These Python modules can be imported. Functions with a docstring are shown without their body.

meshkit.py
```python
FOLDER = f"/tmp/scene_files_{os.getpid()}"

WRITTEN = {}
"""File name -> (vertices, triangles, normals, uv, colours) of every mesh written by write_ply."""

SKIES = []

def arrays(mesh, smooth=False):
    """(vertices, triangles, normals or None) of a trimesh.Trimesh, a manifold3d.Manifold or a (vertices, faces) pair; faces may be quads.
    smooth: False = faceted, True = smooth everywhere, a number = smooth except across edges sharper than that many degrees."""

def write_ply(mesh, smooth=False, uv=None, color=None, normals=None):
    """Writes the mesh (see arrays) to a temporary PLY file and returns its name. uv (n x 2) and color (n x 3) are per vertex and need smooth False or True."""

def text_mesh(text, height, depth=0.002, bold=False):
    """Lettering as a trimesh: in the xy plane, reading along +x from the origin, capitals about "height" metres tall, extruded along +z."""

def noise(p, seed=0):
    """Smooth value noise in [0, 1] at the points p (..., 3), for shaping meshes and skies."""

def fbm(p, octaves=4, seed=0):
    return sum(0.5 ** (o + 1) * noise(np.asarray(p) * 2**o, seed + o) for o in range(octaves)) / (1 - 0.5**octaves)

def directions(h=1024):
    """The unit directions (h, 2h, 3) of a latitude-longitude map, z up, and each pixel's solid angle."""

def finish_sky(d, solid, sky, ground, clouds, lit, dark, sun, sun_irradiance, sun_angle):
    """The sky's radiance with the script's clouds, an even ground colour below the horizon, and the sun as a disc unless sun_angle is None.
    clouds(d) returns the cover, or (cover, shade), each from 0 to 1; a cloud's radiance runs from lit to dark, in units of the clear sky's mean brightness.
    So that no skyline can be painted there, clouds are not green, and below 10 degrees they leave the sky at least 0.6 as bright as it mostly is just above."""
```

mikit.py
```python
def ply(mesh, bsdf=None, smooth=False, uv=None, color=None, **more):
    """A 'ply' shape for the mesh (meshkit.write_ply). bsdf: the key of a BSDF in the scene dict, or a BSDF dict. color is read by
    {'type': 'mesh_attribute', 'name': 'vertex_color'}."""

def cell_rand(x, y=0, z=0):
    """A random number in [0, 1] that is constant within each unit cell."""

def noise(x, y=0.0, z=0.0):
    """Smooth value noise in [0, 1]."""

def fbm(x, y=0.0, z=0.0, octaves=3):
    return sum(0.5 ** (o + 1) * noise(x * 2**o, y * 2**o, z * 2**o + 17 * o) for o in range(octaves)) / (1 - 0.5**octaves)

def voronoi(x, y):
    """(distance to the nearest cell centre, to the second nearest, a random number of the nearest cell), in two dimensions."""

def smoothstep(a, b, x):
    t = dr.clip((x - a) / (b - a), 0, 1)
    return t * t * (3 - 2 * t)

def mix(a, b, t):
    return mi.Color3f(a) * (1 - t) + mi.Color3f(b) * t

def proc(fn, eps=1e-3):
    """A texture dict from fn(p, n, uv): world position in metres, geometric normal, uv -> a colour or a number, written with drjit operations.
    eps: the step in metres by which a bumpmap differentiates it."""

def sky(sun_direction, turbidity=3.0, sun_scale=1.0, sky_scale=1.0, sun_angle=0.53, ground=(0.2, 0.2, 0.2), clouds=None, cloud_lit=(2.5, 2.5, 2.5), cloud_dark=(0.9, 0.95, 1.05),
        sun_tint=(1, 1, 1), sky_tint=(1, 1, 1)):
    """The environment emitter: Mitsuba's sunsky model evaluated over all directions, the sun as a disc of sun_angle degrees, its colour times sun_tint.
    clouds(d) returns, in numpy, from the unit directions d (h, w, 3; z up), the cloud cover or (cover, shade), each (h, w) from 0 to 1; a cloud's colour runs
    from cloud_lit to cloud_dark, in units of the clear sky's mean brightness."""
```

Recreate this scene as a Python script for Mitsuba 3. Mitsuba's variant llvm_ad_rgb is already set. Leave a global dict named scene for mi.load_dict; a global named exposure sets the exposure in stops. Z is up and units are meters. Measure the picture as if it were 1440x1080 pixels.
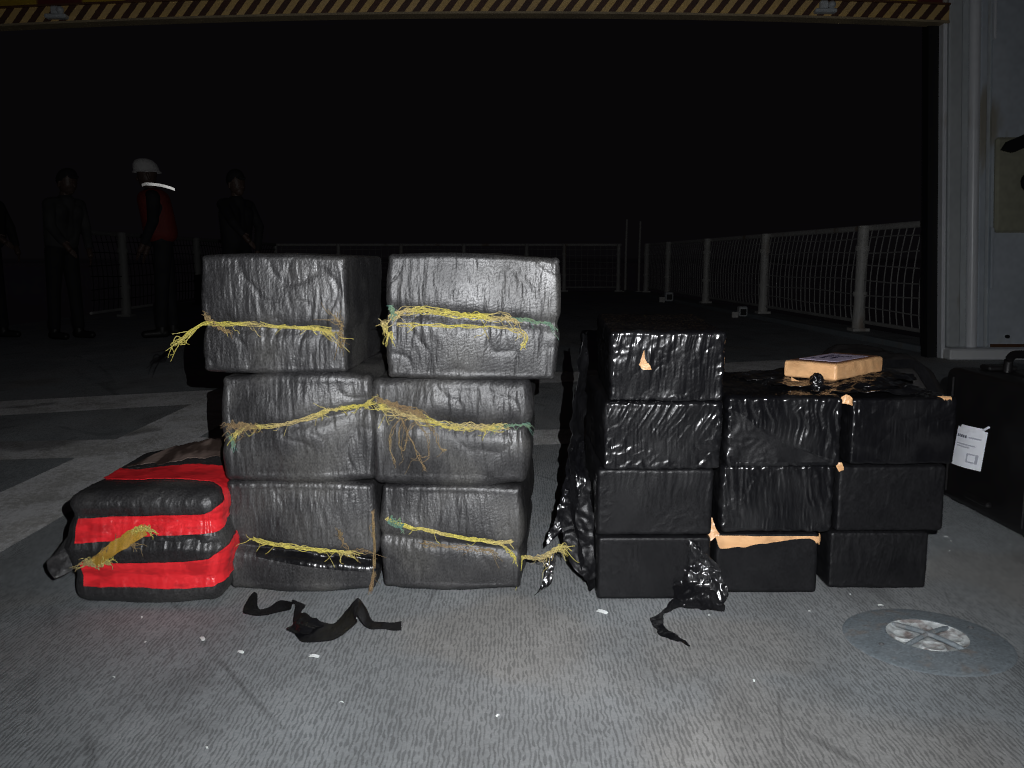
import math
import numpy as np
import trimesh
import drjit as dr
import mitsuba as mi
import mikit
import manifold3d as m3
from scipy.interpolate import PchipInterpolator
from shapely.geometry import Polygon
from meshkit import noise, fbm, text_mesh

T = mi.ScalarTransform4f
PI = math.pi
scene, labels = {}, {}

# ------------------------------------------------------------------ camera, sky, flash, exposure
PITCH = math.radians(8.02)
scene['camera'] = dict(
    type='perspective', fov=59.88, fov_axis='x', near_clip=0.05, far_clip=2000.0,
    to_world=T().look_at(origin=[0, 0, 0.78], target=[0, math.cos(PITCH), 0.78 - math.sin(PITCH)], up=[0, 0, 1]))
# moonless overcast night: the sky gives next to nothing
scene['night_sky'] = mikit.sky((0.3, 0.5, 0.06), turbidity=3, sun_scale=0.0, sky_scale=0.042, ground=(0.6, 0.6, 0.6),
                               sky_tint=(1.55, 1.0, 1.0), clouds=lambda d: 1.0, cloud_lit=(1.12, 0.93, 1.18), cloud_dark=(1, 1, 1))
# the one lamp that lit this place when the photograph was taken: the flash tube of the hand-held camera, beside its lens
scene['camera_flash'] = dict(
    type='spot', to_world=T().look_at(origin=[0.06, 0.02, 0.835], target=[0.13, 2.0, 0.56], up=[0, 0, 1]),
    intensity=dict(type='rgb', value=[17.6, 17.8, 18.2]), cutoff_angle=49.0, beam_width=17.0)
exposure = 0.0

# ------------------------------------------------------------------ materials
nz, fb, ss, mx = mikit.noise, mikit.fbm, mikit.smoothstep, mikit.mix


def rgb(*c):
    return dict(type='rgb', value=list(c))


def mat(key, base, rough=0.5, spec=0.5, bump=None, scale=1.0, eps=1e-3, **kw):
    b = dict(type='principled', base_color=rgb(*base) if isinstance(base, (tuple, list)) else mikit.proc(base, eps),
             roughness=rough if isinstance(rough, float) else mikit.proc(rough), specular=spec, **kw)
    if bump is not None:
        b = dict(type='bumpmap', arbitrary=mikit.proc(bump, eps), scale=scale, bsdf=b)
    scene[key] = dict(type='twosided', bsdf=b)


def ridges(p):
    """Rolled non-skid coating: broken, wavy ridges about 8 mm apart, running fore and aft."""
    w = nz(p.x * 26, p.y * 9) * 0.35 + nz(p.x * 5, p.y * 1.2) * 0.9 + nz(p.x * 110, p.y * 60) * 0.65
    s = dr.sin((p.x * 124.0 + w) * 2 * PI)
    brk = nz(p.x * 150, p.y * 75, 3.3)
    deep = fb(p.x * 14, p.y * 5, 8.1, 3)
    return 1 - (1 - ss(-1.0, 0.25, s + (brk - 0.5) * 3.0)) * ss(-0.15, 0.42, deep)


def deck_colour(p, n, uv):
    r = ridges(p)
    big = fb(p.x * 1.7 + 3.1, p.y * 1.1, 0.5, 4)
    mid = fb(p.x * 8, p.y * 5, 2.5, 4)
    fine = nz(p.x * 330, p.y * 330, 0.5)
    scuff = ss(0.50, 0.80, fb(p.x * 3.2 + 9, p.y * 2.6, 7.7, 4))
    stain = ss(0.56, 0.74, fb(p.x * 5.0 + 31, p.y * 3.2, 5.7, 4))
    grit = nz(p.x * 170, p.y * 170, 4.5)
    v = (0.194 + 0.104 * r) * (0.72 + 0.42 * big) * (0.80 + 0.40 * mid) * (0.72 + 0.36 * fine + 0.2 * grit) * (1 - 0.22 * stain)
    v = v + scuff * 0.060 * (0.5 + 0.5 * r)
    sa = nz((p.x * 0.83 + p.y * 0.55) * 3.1, (p.y * 0.83 - p.x * 0.55) * 0.55, 6.5)
    sb = nz((p.x * 0.97 - p.y * 0.22) * 4.3, (p.y * 0.97 + p.x * 0.22) * 0.7, 2.5)
    scrape = ss(0.012, 0.003, dr.abs(sa - 0.52)) * ss(0.45, 0.65, fb(p.x * 6, p.y * 6, 3.3, 2)) + ss(0.009, 0.002, dr.abs(sb - 0.47)) * ss(0.5, 0.7, fb(p.x * 5 + 3, p.y * 5, 8.3, 2))
    v = v * (1 - 0.30 * scrape)
    chips = ss(0.955, 0.985, nz(p.x * 95, p.y * 95, 1.7))
    v = v * (1 + 0.35 * chips)
    rust = ss(0.58, 0.72, fb(p.x * 2.3 + 40, p.y * 2.3, 6.1, 4))
    warm = ss(0.40, 0.7, fb(p.x * 1.3 + 20, p.y * 1.3, 1.5, 3))
    return mx(mx((0.93, 1.0, 1.035), (0.97, 1.0, 1.01), warm), (1.10, 1.0, 0.88), rust * 0.35) * v


mat('deck_coating', deck_colour, 0.62, 0.4, lambda p, n, uv: ridges(p) + 0.5 * nz(p.x * 300, p.y * 300), 0.0007, 8e-4)


def paint_colour(p, n, uv):
    r = ridges(p)
    wear = ss(0.36, 0.60, fb(p.x * 7, p.y * 6, 4.5, 4) * 0.75 + 0.25 * nz(p.x * 120, p.y * 90))
    patch = ss(0.60, 0.70, fb(p.x * 2.3 + 5, p.y * 2.0, 9.5, 4))
    dirt = 0.6 + 0.6 * fb(p.x * 3, p.y * 3, 1.5, 3)
    v = (0.55 + 0.25 * wear) * dirt * (0.75 + 0.25 * r) * (1 - 0.55 * patch)
    return mx((1.0, 0.99, 0.95), (1.0, 1.0, 1.0), wear) * v


mat('deck_line_paint', paint_colour, 0.6, 0.4, lambda p, n, uv: ridges(p), 0.0008, 8e-4)

# black woven sack film of the bales: crinkled, satin, sparkling
def sack_bump(p, n, uv):
    a = nz(p.x * 240, p.y * 240, p.z * 34)
    q0, q1, q2 = 0.36 * p.x - 0.80 * p.y + 0.48 * p.z, 0.48 * p.x + 0.60 * p.y + 0.64 * p.z, -0.80 * p.x + 0.60 * p.z
    b = fb(q0 * 260, q1 * 260, q2 * 260, 2)
    c = nz(p.x * 100, p.y * 100, p.z * 11)
    return 0.50 * a + 0.50 * b + 0.62 * c


def sack_colour(p, n, uv):
    dust = ss(0.40, 0.75, fb(p.x * 9, p.y * 9, p.z * 7, 4))
    k = nz(p.x * 420, p.y * 420, p.z * 220)
    pale_specks = ss(0.90, 0.97, nz(p.x * 230, p.y * 230, p.z * 230))  # pale specks scattered at random over the sack colour
    v = (0.020 + 0.030 * dust) * (0.5 + 1.0 * k)
    return mx((1.0, 0.98, 1.03), (1.03, 1.0, 0.95), dust) * (v + 0.05 * pale_specks)


mat('black_sack', sack_colour, lambda p, n, uv: 0.35 + 0.24 * fb(p.x * 13, p.y * 13, p.z * 8, 3), 0.68, sack_bump, 0.0013, 7e-4)
# glossy stretch film
def film_bump(p, n, uv):
    return 0.50 * nz(p.x * 230 + 2 * nz(p.x * 20, p.z * 20), p.y * 230, p.z * 30) + 0.55 * fb(p.x * 44, p.y * 44, p.z * 15, 2) + 0.10 * nz(p.x * 300, p.y * 300, p.z * 200)


def dull_bump(p, n, uv):
    return 0.5 * nz(p.x * 300, p.y * 300, p.z * 300) + 0.5 * nz(p.x * 60, p.y * 60, p.z * 14)


def film_colour(p, n, uv):
    d = ss(0.45, 0.8, fb(p.x * 11, p.y * 11, p.z * 11, 4))
    return mx((0.005, 0.005, 0.006), (0.014, 0.014, 0.015), d)


mat('black_film', film_colour, lambda p, n, uv: 0.13 + 0.20 * fb(p.x * 18, p.y * 18, p.z * 9, 3), 0.62, film_bump, 0.0017, 7e-4)
mat('dull_film', lambda p, n, uv: mx((0.004, 0.004, 0.005), (0.012, 0.012, 0.013), fb(p.x * 16, p.y * 16, p.z * 16, 4)) * (0.7 + 0.6 * nz(p.x * 300, p.y * 300, p.z * 160)),
    lambda p, n, uv: 0.30 + 0.24 * fb(p.x * 22, p.y * 22, p.z * 12, 3), 0.24, dull_bump, 0.00032, 7e-4)
mat('strap_plastic', (0.006, 0.006, 0.007), 0.28, 0.3)
mat('red_tape', lambda p, n, uv: mx((0.72, 0.018, 0.026), (0.88, 0.034, 0.042), fb(p.x * 30, p.y * 30, p.z * 60, 3)) * (0.72 + 0.28 * ss(0.30, 0.55, fb(p.x * 24, p.y * 24, p.z * 60, 4))), 0.34, 0.5,
    lambda p, n, uv: fb(p.x * 50, p.y * 50, p.z * 120, 3) + 0.6 * fb(p.x * 150 + p.z * 70, p.y * 150, p.z * 60, 2), 0.0020, 8e-4)
mat('tan_tape', lambda p, n, uv: mx((0.62, 0.33, 0.15), (0.76, 0.46, 0.23), fb(p.x * 40, p.y * 40, p.z * 60, 3)) * (0.78 + 0.22 * ss(0.3, 0.55, fb(p.x * 25, p.y * 25, p.z * 25, 3))), 0.36, 0.5,
    lambda p, n, uv: fb(p.x * 60, p.y * 60, p.z * 60, 3), 0.0010, 8e-4)
mat('yellow_twine', lambda p, n, uv: mx((0.55, 0.48, 0.10), (0.46, 0.37, 0.17), ss(0.35, 0.7, fb(p.x * 12, p.y * 12, p.z * 12, 3))) * (0.45 + 0.9 * nz(p.x * 420, p.y * 420, p.z * 420)), 0.5, 0.4)
mat('pale_twine', lambda p, n, uv: mx((0.30, 0.22, 0.10), (0.20, 0.13, 0.075), fb(p.x * 20, p.y * 20, p.z * 20, 3)) * (0.5 + 0.8 * nz(p.x * 420, p.y * 420, p.z * 420)), 0.6, 0.3)
mat('teal_twine', lambda p, n, uv: mx((0.08, 0.19, 0.17), (0.20, 0.27, 0.15), nz(p.x * 90, p.y * 90, p.z * 90)), 0.5, 0.4)
mat('ochre_webbing', lambda p, n, uv: mx((0.50, 0.27, 0.025), (0.40, 0.25, 0.05), fb(p.x * 60, p.y * 60, p.z * 60, 3)) * (0.6 + 0.5 * nz(p.x * 700, p.y * 700, p.z * 700)), 0.5, 0.4)
mat('clear_wrap', lambda p, n, uv: mx((0.05, 0.035, 0.03), (0.20, 0.15, 0.13), ss(0.4, 0.7, fb(p.x * 26, p.y * 14, p.z * 26, 3))), 0.22, 0.5, film_bump, 0.0012, 8e-4)


def steel(dark, light, rust, k):
    def fn(p, n, uv):
        m = fb(p.x * 3 + k, p.y * 3, p.z * 2.2, 4)
        f = fb(p.x * 34, p.y * 34, p.z * 22 + k, 3)
        st = ss(0.60, 0.74, fb(p.x * 5 + k, p.y * 5, p.z * 1.1, 4))
        return mx(mx(dark, light, m * 0.6 + f * 0.4), rust, st * 0.75)
    return fn


mat('painted_steel', steel((0.40, 0.45, 0.50), (0.70, 0.76, 0.82), (0.34, 0.30, 0.20), 3.0), 0.42, 0.5, lambda p, n, uv: fb(p.x * 25, p.y * 25, p.z * 25, 3), 0.004, 3e-3)
mat('jamb_steel', steel((0.38, 0.41, 0.42), (0.62, 0.65, 0.66), (0.28, 0.22, 0.15), 8.0), 0.45, 0.5, lambda p, n, uv: fb(p.x * 25, p.y * 25, p.z * 12, 3), 0.003, 3e-3)
mat('bright_steel', steel((0.66, 0.69, 0.73), (0.88, 0.90, 0.92), (0.42, 0.37, 0.28), 12.0), 0.30, 0.5)
mat('pale_steel', steel((0.70, 0.72, 0.74), (0.88, 0.90, 0.90), (0.42, 0.35, 0.24), 5.0), 0.5, 0.4)
mat('rubber', (0.012, 0.012, 0.013), 0.7, 0.3)
mat('olive_plate', steel((0.20, 0.20, 0.14), (0.50, 0.50, 0.38), (0.30, 0.32, 0.14), 4.0), 0.6, 0.3)
mat('fence_paint', steel((0.36, 0.36, 0.34), (0.62, 0.61, 0.58), (0.28, 0.20, 0.14), 1.0), 0.5, 0.4)
mat('net_wire', lambda p, n, uv: mx((0.24, 0.24, 0.235), (0.42, 0.42, 0.40), fb(p.x * 5, p.y * 5, p.z * 5, 2)), 0.5, 0.4)
mat('dim_fence_paint', (0.20, 0.20, 0.19), 0.6, 0.3)  # fence colour darkened so the left posts sink into the night
mat('case_plastic', lambda p, n, uv: mx((0.005, 0.005, 0.006), (0.011, 0.010, 0.010), fb(p.x * 14, p.y * 14, p.z * 14, 3)), 0.45, 0.35, lambda p, n, uv: nz(p.x * 800, p.y * 800, p.z * 800), 0.0003, 5e-4)
mat('bag_cloth', (0.011, 0.010, 0.010), 0.65, 0.3)
mat('tag_paper', lambda p, n, uv: mx((0.82, 0.85, 0.92), (0.88, 0.90, 0.94), fb(p.x * 40, p.y * 40, p.z * 40, 3)), 0.4, 0.4)
mat('print_ink', (0.10, 0.11, 0.14), 0.6, 0.3)
mat('faint_ink', (0.42, 0.44, 0.50), 0.6, 0.3)
mat('print_card', lambda p, n, uv: mx((0.30, 0.24, 0.34), (0.52, 0.46, 0.58), fb(p.x * 60, p.y * 60, 0.5, 3)), 0.35, 0.5)
mat('dark_print', (0.03, 0.025, 0.05), 0.4, 0.5)
mat('brown_band', (0.12, 0.055, 0.03), 0.4, 0.5)
mat('scrap_white', (0.80, 0.83, 0.82), 0.35, 0.5)
mat('fitting_paint', lambda p, n, uv: mx(mx((0.135, 0.165, 0.185), (0.215, 0.24, 0.255), fb(p.x * 14, p.y * 14, 0.5, 4)), (0.20, 0.19, 0.18), ss(0.52, 0.75, fb(p.x * 30, p.y * 30, 3.5, 4)))
    * (0.75 + 0.5 * nz(p.x * 260, p.y * 260, p.z * 260)), 0.45, 0.5, lambda p, n, uv: fb(p.x * 70, p.y * 70, p.z * 70, 3), 0.0018, 1e-3)
mat('fitting_metal', lambda p, n, uv: mx((0.48, 0.51, 0.51), (0.22, 0.19, 0.18), ss(0.46, 0.72, fb(p.x * 40, p.y * 40, p.z * 40, 4))) * (0.6 + 0.7 * nz(p.x * 150, p.y * 150, p.z * 150)), 0.36, 0.6,
    lambda p, n, uv: fb(p.x * 90, p.y * 90, p.z * 90, 3), 0.002, 1e-3)
mat('fitting_dark', (0.10, 0.105, 0.11), 0.5, 0.4)
mat('helmet_shell', (0.52, 0.51, 0.50), 0.35, 0.5)
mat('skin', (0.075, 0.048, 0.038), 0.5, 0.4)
mat('red_vest', lambda p, n, uv: mx((0.10, 0.016, 0.014), (0.18, 0.026, 0.02), fb(p.x * 9, p.y * 9, p.z * 9, 3)), 0.7, 0.3)
mat('dark_cloth', lambda p, n, uv: mx((0.012, 0.012, 0.014), (0.03, 0.03, 0.033), fb(p.x * 9, p.y * 9, p.z * 9, 3)), 0.8, 0.2)
mat('grey_cloth', lambda p, n, uv: mx((0.02, 0.02, 0.022), (0.07, 0.07, 0.07), fb(p.x * 7, p.y * 7, p.z * 7, 3)), 0.8, 0.2)
mat('boot_leather', (0.015, 0.014, 0.013), 0.5, 0.4)
scene['reflector'] = dict(type='twosided', bsdf=dict(type='roughconductor', material='Ag', alpha=0.16, distribution='ggx'))
mat('sea_water', (0.004, 0.006, 0.008), 0.10, 0.5)
mat('hull_paint', (0.20, 0.21, 0.22), 0.5, 0.4)


def hazard(p, n, uv):
    s = (p.x * 0.78 - p.z * 0.62) / 0.088
    f = s - dr.floor(s)
    edge = 0.04 * (nz(p.x * 60, p.z * 60) - 0.5)
    on = ss(0.46, 0.50, f + edge) * (1 - ss(0.96, 1.0, f + edge))
    wear = fb(p.x * 5, 0.5, p.z * 12, 4)
    y = mx((0.82, 0.54, 0.16), (0.70, 0.50, 0.25), wear)
    k = mx((0.13, 0.055, 0.035), (0.07, 0.045, 0.035), wear)
    return mx(k, y, on) * (0.6 + 0.6 * fb(p.x * 2.1, 4.5, p.z * 4, 3))


mat('hazard_paint', hazard, 0.5, 0.4)


def hazard_wide(p, n, uv):
    s = p.x / 0.66 + 0.2
    f = s - dr.floor(s)
    on = ss(0.30, 0.34, f) * (1 - ss(0.78, 0.82, f))
    w = fb(p.x * 4, 2.5, p.z * 9, 3)
    return mx(mx((0.16, 0.03, 0.03), (0.09, 0.03, 0.025), w), mx((0.55, 0.36, 0.03), (0.44, 0.28, 0.04), w), on)


mat('worn_lip', lambda p, n, uv: mx((0.42, 0.33, 0.19), (0.22, 0.18, 0.13), fb(p.x * 6, p.y * 6, p.z * 20, 3)), 0.6, 0.3)
mat('wide_hazard_paint', hazard_wide, 0.5, 0.4)

# ------------------------------------------------------------------ helpers
taken = set()


def numbered(key):
    k, i = key, 0
    while k in taken or k in scene:
        i += 1
        k = f'{key}_{i:03d}'
    taken.add(k)
    return k


def put(name, mesh, m, parent=None, smooth=False, **kw):
    key = numbered((parent + '__' if parent else '') + name)
    scene[key] = mikit.ply(mesh, m, smooth=smooth, **kw)
    return key


def thing(name, label, cat, group=None):
    key = numbered(name)
    labels[key] = dict(label=label, category=cat)
    if group:
        labels[key]['group'] = group
    return key


def tag(key, label=None, cat=None, group=None, kind=None):
    labels[key] = {k: v for k, v in dict(label=label, category=cat, group=group, kind=kind).items() if v}
    return key


def cat_mesh(ms):
    vs, fs, o = [], [], 0
    for m in ms:
        v, f = (np.asarray(m.vertices), np.asarray(m.faces)) if hasattr(m, 'vertices') else (np.asarray(m[0]), np.asarray(m[1]))
        if f.shape[1] == 4:
            f = np.vstack([f[:, [0, 1, 2]], f[:, [0, 2, 3]]])
        vs.append(v)
        fs.append(f + o)
        o += len(v)
    return np.vstack(vs), np.vstack(fs)


def box(x0, x1, y0, y1, z0, z1, ch=0.0):
    if ch <= 0:
        b = trimesh.creation.box(extents=(x1 - x0, y1 - y0, z1 - z0))
        b.apply_translation(((x0 + x1) / 2, (y0 + y1) / 2, (z0 + z1) / 2))
        return b
    pts = []
    for sx, X, dx in ((0, x0, ch), (1, x1, -ch)):
        for sy, Y, dy in ((0, y0, ch), (1, y1, -ch)):
            for sz, Z, dz in ((0, z0, ch), (1, z1, -ch)):
                pts += [(X, Y + dy, Z + dz), (X + dx, Y, Z + dz), (X + dx, Y + dy, Z)]
    h = m3.Manifold.hull_points(np.array(pts, np.float32)).to_mesh()
    return trimesh.Trimesh(h.vert_properties[:, :3], h.tri_verts, process=False)


def tube(P, r, sides=6, cap=True):
    P = np.asarray(P, float)
    t = np.gradient(P, axis=0)
    t /= np.linalg.norm(t, axis=1, keepdims=True) + 1e-12
    ref = np.where(np.abs(t[:, 2:]) < 0.9, [0, 0, 1.0], [1.0, 0, 0])
    a = np.cross(t, ref)
    a /= np.linalg.norm(a, axis=1, keepdims=True) + 1e-12
    b = np.cross(t, a)
    ang = np.arange(sides) * 2 * PI / sides
    rr = np.broadcast_to(r, (len(P),))[:, None, None]
    v = (P[:, None] + rr * (np.cos(ang)[None, :, None] * a[:, None] + np.sin(ang)[None, :, None] * b[:, None])).reshape(-1, 3)
    i, j = np.meshgrid(np.arange(len(P) - 1), np.arange(sides), indexing='ij')
    k = (j + 1) % sides
    q = np.stack([i * sides + j, i * sides + k, (i + 1) * sides + k, (i + 1) * sides + j], -1).reshape(-1, 4)
    f = np.vstack([q[:, [0, 1, 2]], q[:, [0, 2, 3]]])
    if cap:
        n = len(v)
        v = np.vstack([v, P[0], P[-1]])
        jj = np.arange(sides)
        e = (len(P) - 1) * sides
        f = np.vstack([f, np.stack([jj, np.full(sides, n), (jj + 1) % sides], -1), np.stack([e + jj, e + (jj + 1) % sides, np.full(sides, n + 1)], -1)])
    return v, f


def curve(P, n, s=None):
    P = np.asarray(P, float)
    if s is None:
        s = np.r_[0, np.cumsum(np.linalg.norm(np.diff(P, axis=0), axis=1) + 1e-7)]
    return PchipInterpolator(s, P, axis=0)(np.linspace(0, s[-1], n))


def sheet(G, thick=0.0):
    """A grid of points (n, m, 3) as a mesh; with a thickness it is closed."""
    G = np.asarray(G, float)
    n, m = G.shape[:2]
    i, j = np.meshgrid(np.arange(n - 1), np.arange(m - 1), indexing='ij')
    q = np.stack([i * m + j, (i + 1) * m + j, (i + 1) * m + j + 1, i * m + j + 1], -1).reshape(-1, 4)
    f = np.vstack([q[:, [0, 1, 2]], q[:, [0, 2, 3]]])
    v = G.reshape(-1, 3)
    if not thick:
        return v, f
    mesh = trimesh.Trimesh(v, f, process=False)
    nn = np.array(mesh.vertex_normals)
    o = n * m
    edge = np.r_[np.arange(m), np.arange(1, n) * m + m - 1, (n - 1) * m + np.arange(m - 2, -1, -1), np.arange(n - 2, 0, -1) * m]
    nxt = np.roll(edge, -1)
    side = np.vstack([np.stack([edge, nxt, nxt + o], -1), np.stack([edge, nxt + o, edge + o], -1)])
    return np.vstack([v + nn * thick / 2, v - nn * thick / 2]), np.vstack([f, f[:, ::-1] + o, side])


def lathe(prof, n=64, c=(0, 0, 0)):
    P = np.asarray(prof, float)
    a = np.arange(n) * 2 * PI / n
    v = np.stack([P[:, 0][:, None] * np.cos(a), P[:, 0][:, None] * np.sin(a), np.broadcast_to(P[:, 1][:, None], (len(P), n))], -1).reshape(-1, 3) + np.asarray(c)
    i, j = np.meshgrid(np.arange(len(P) - 1), np.arange(n), indexing='ij')
    k = (j + 1) % n
    q = np.stack([i * n + j, i * n + k, (i + 1) * n + k, (i + 1) * n + j], -1).reshape(-1, 4)
    return v, np.vstack([q[:, [0, 1, 2]], q[:, [0, 2, 3]]])


def rot(yaw=0, roll=0, tilt=0):
    """yaw about z, roll about y (leans sideways), tilt about x, in degrees."""
    a, b, c = map(math.radians, (yaw, roll, tilt))
    Rz = np.array([[math.cos(a), -math.sin(a), 0], [math.sin(a), math.cos(a), 0], [0, 0, 1]])
    Ry = np.array([[math.cos(b), 0, math.sin(b)], [0, 1, 0], [-math.sin(b), 0, math.cos(b)]])
    Rx = np.array([[1, 0, 0], [0, math.cos(c), -math.sin(c)], [0, math.sin(c), math.cos(c)]])
    return Rz @ Ry @ Rx


def smooth01(a, b, x):
    t = np.clip((x - a) / (b - a), 0, 1)
    return t * t * (3 - 2 * t)


QR = np.array([[0.36, 0.48, -0.80], [-0.80, 0.60, 0.0], [0.48, 0.64, 0.60]])


def blot(p, f, seed):
    """Blotchy ridged noise whose lattice is turned and warped so that no straight creases show."""
    q = p @ QR * f
    q = q + 0.9 * np.stack([noise(q * 0.7 + 5 * k, seed + 20 + k) for k in range(3)], -1)
    return fbm(q, 2, seed)


def ridge(x):
    return 1 - np.abs(2 * x - 1)


class Soft:
    """A soft-cornered package: a rounded box whose skin is pushed in and out by self.disp; strips and twine are laid on the same skin."""

    def __init__(self, x0, x1, front, depth, z0, z1, r, disp, yaw=0, roll=0, tilt=0):
        self.h = np.array([(x1 - x0) / 2, depth / 2, (z1 - z0) / 2])
        self.c = np.array([(x0 + x1) / 2, front + depth / 2, (z0 + z1) / 2])
        self.r, self.disp, self.R = r, disp, rot(yaw, roll, tilt)

    def skin(self, q, off=0.0):
        inner = np.clip(q, -(self.h - self.r), self.h - self.r)
        n = q - inner
        n /= np.linalg.norm(n, axis=1, keepdims=True) + 1e-12
        p = inner + self.r * n
        return p + n * (self.disp(self, p, n) + off)[:, None], n

    def lay(self, world, off=0.0):
        q = (np.asarray(world, float) - self.c) @ self.R
        p, n = self.skin(q, off)
        return p @ self.R.T + self.c, n @ self.R.T

    def mesh(self, step=(0.0033, 0.009, 0.0033)):
        h, vs, fs, o = self.h, [], [], 0
        lin = [np.r_[-h[k], np.linspace(-h[k] + self.r * 0.0, h[k], max(8, int(2 * h[k] / step[k])) + 1)[1:]] for k in range(3)]
        for k in range(3):
            a, b = [i for i in range(3) if i != k]
            for s in (-1, 1):
                A, B = np.meshgrid(lin[a], lin[b], indexing='ij')
                q = np.zeros(A.shape + (3,))
                q[..., a], q[..., b], q[..., k] = A, B, s * h[k]
                v, f = sheet(q)
                # orient outward
                nrm = np.cross(v[f[0, 1]] - v[f[0, 0]], v[f[0, 2]] - v[f[0, 0]])
                if nrm[k] * s < 0:
                    f = f[:, ::-1]
                vs.append(v)
                fs.append(f + o)
                o += len(v)
        v, f = np.vstack(vs), np.vstack(fs)
        key = np.round(v * 1e5).astype(np.int64)
        _, first, inv = np.unique(key, axis=0, return_index=True, return_inverse=True)
        v, f = v[first], inv.reshape(-1)[f]
        p, _ = self.skin(v)
        return p @ self.R.T + self.c, f


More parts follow.
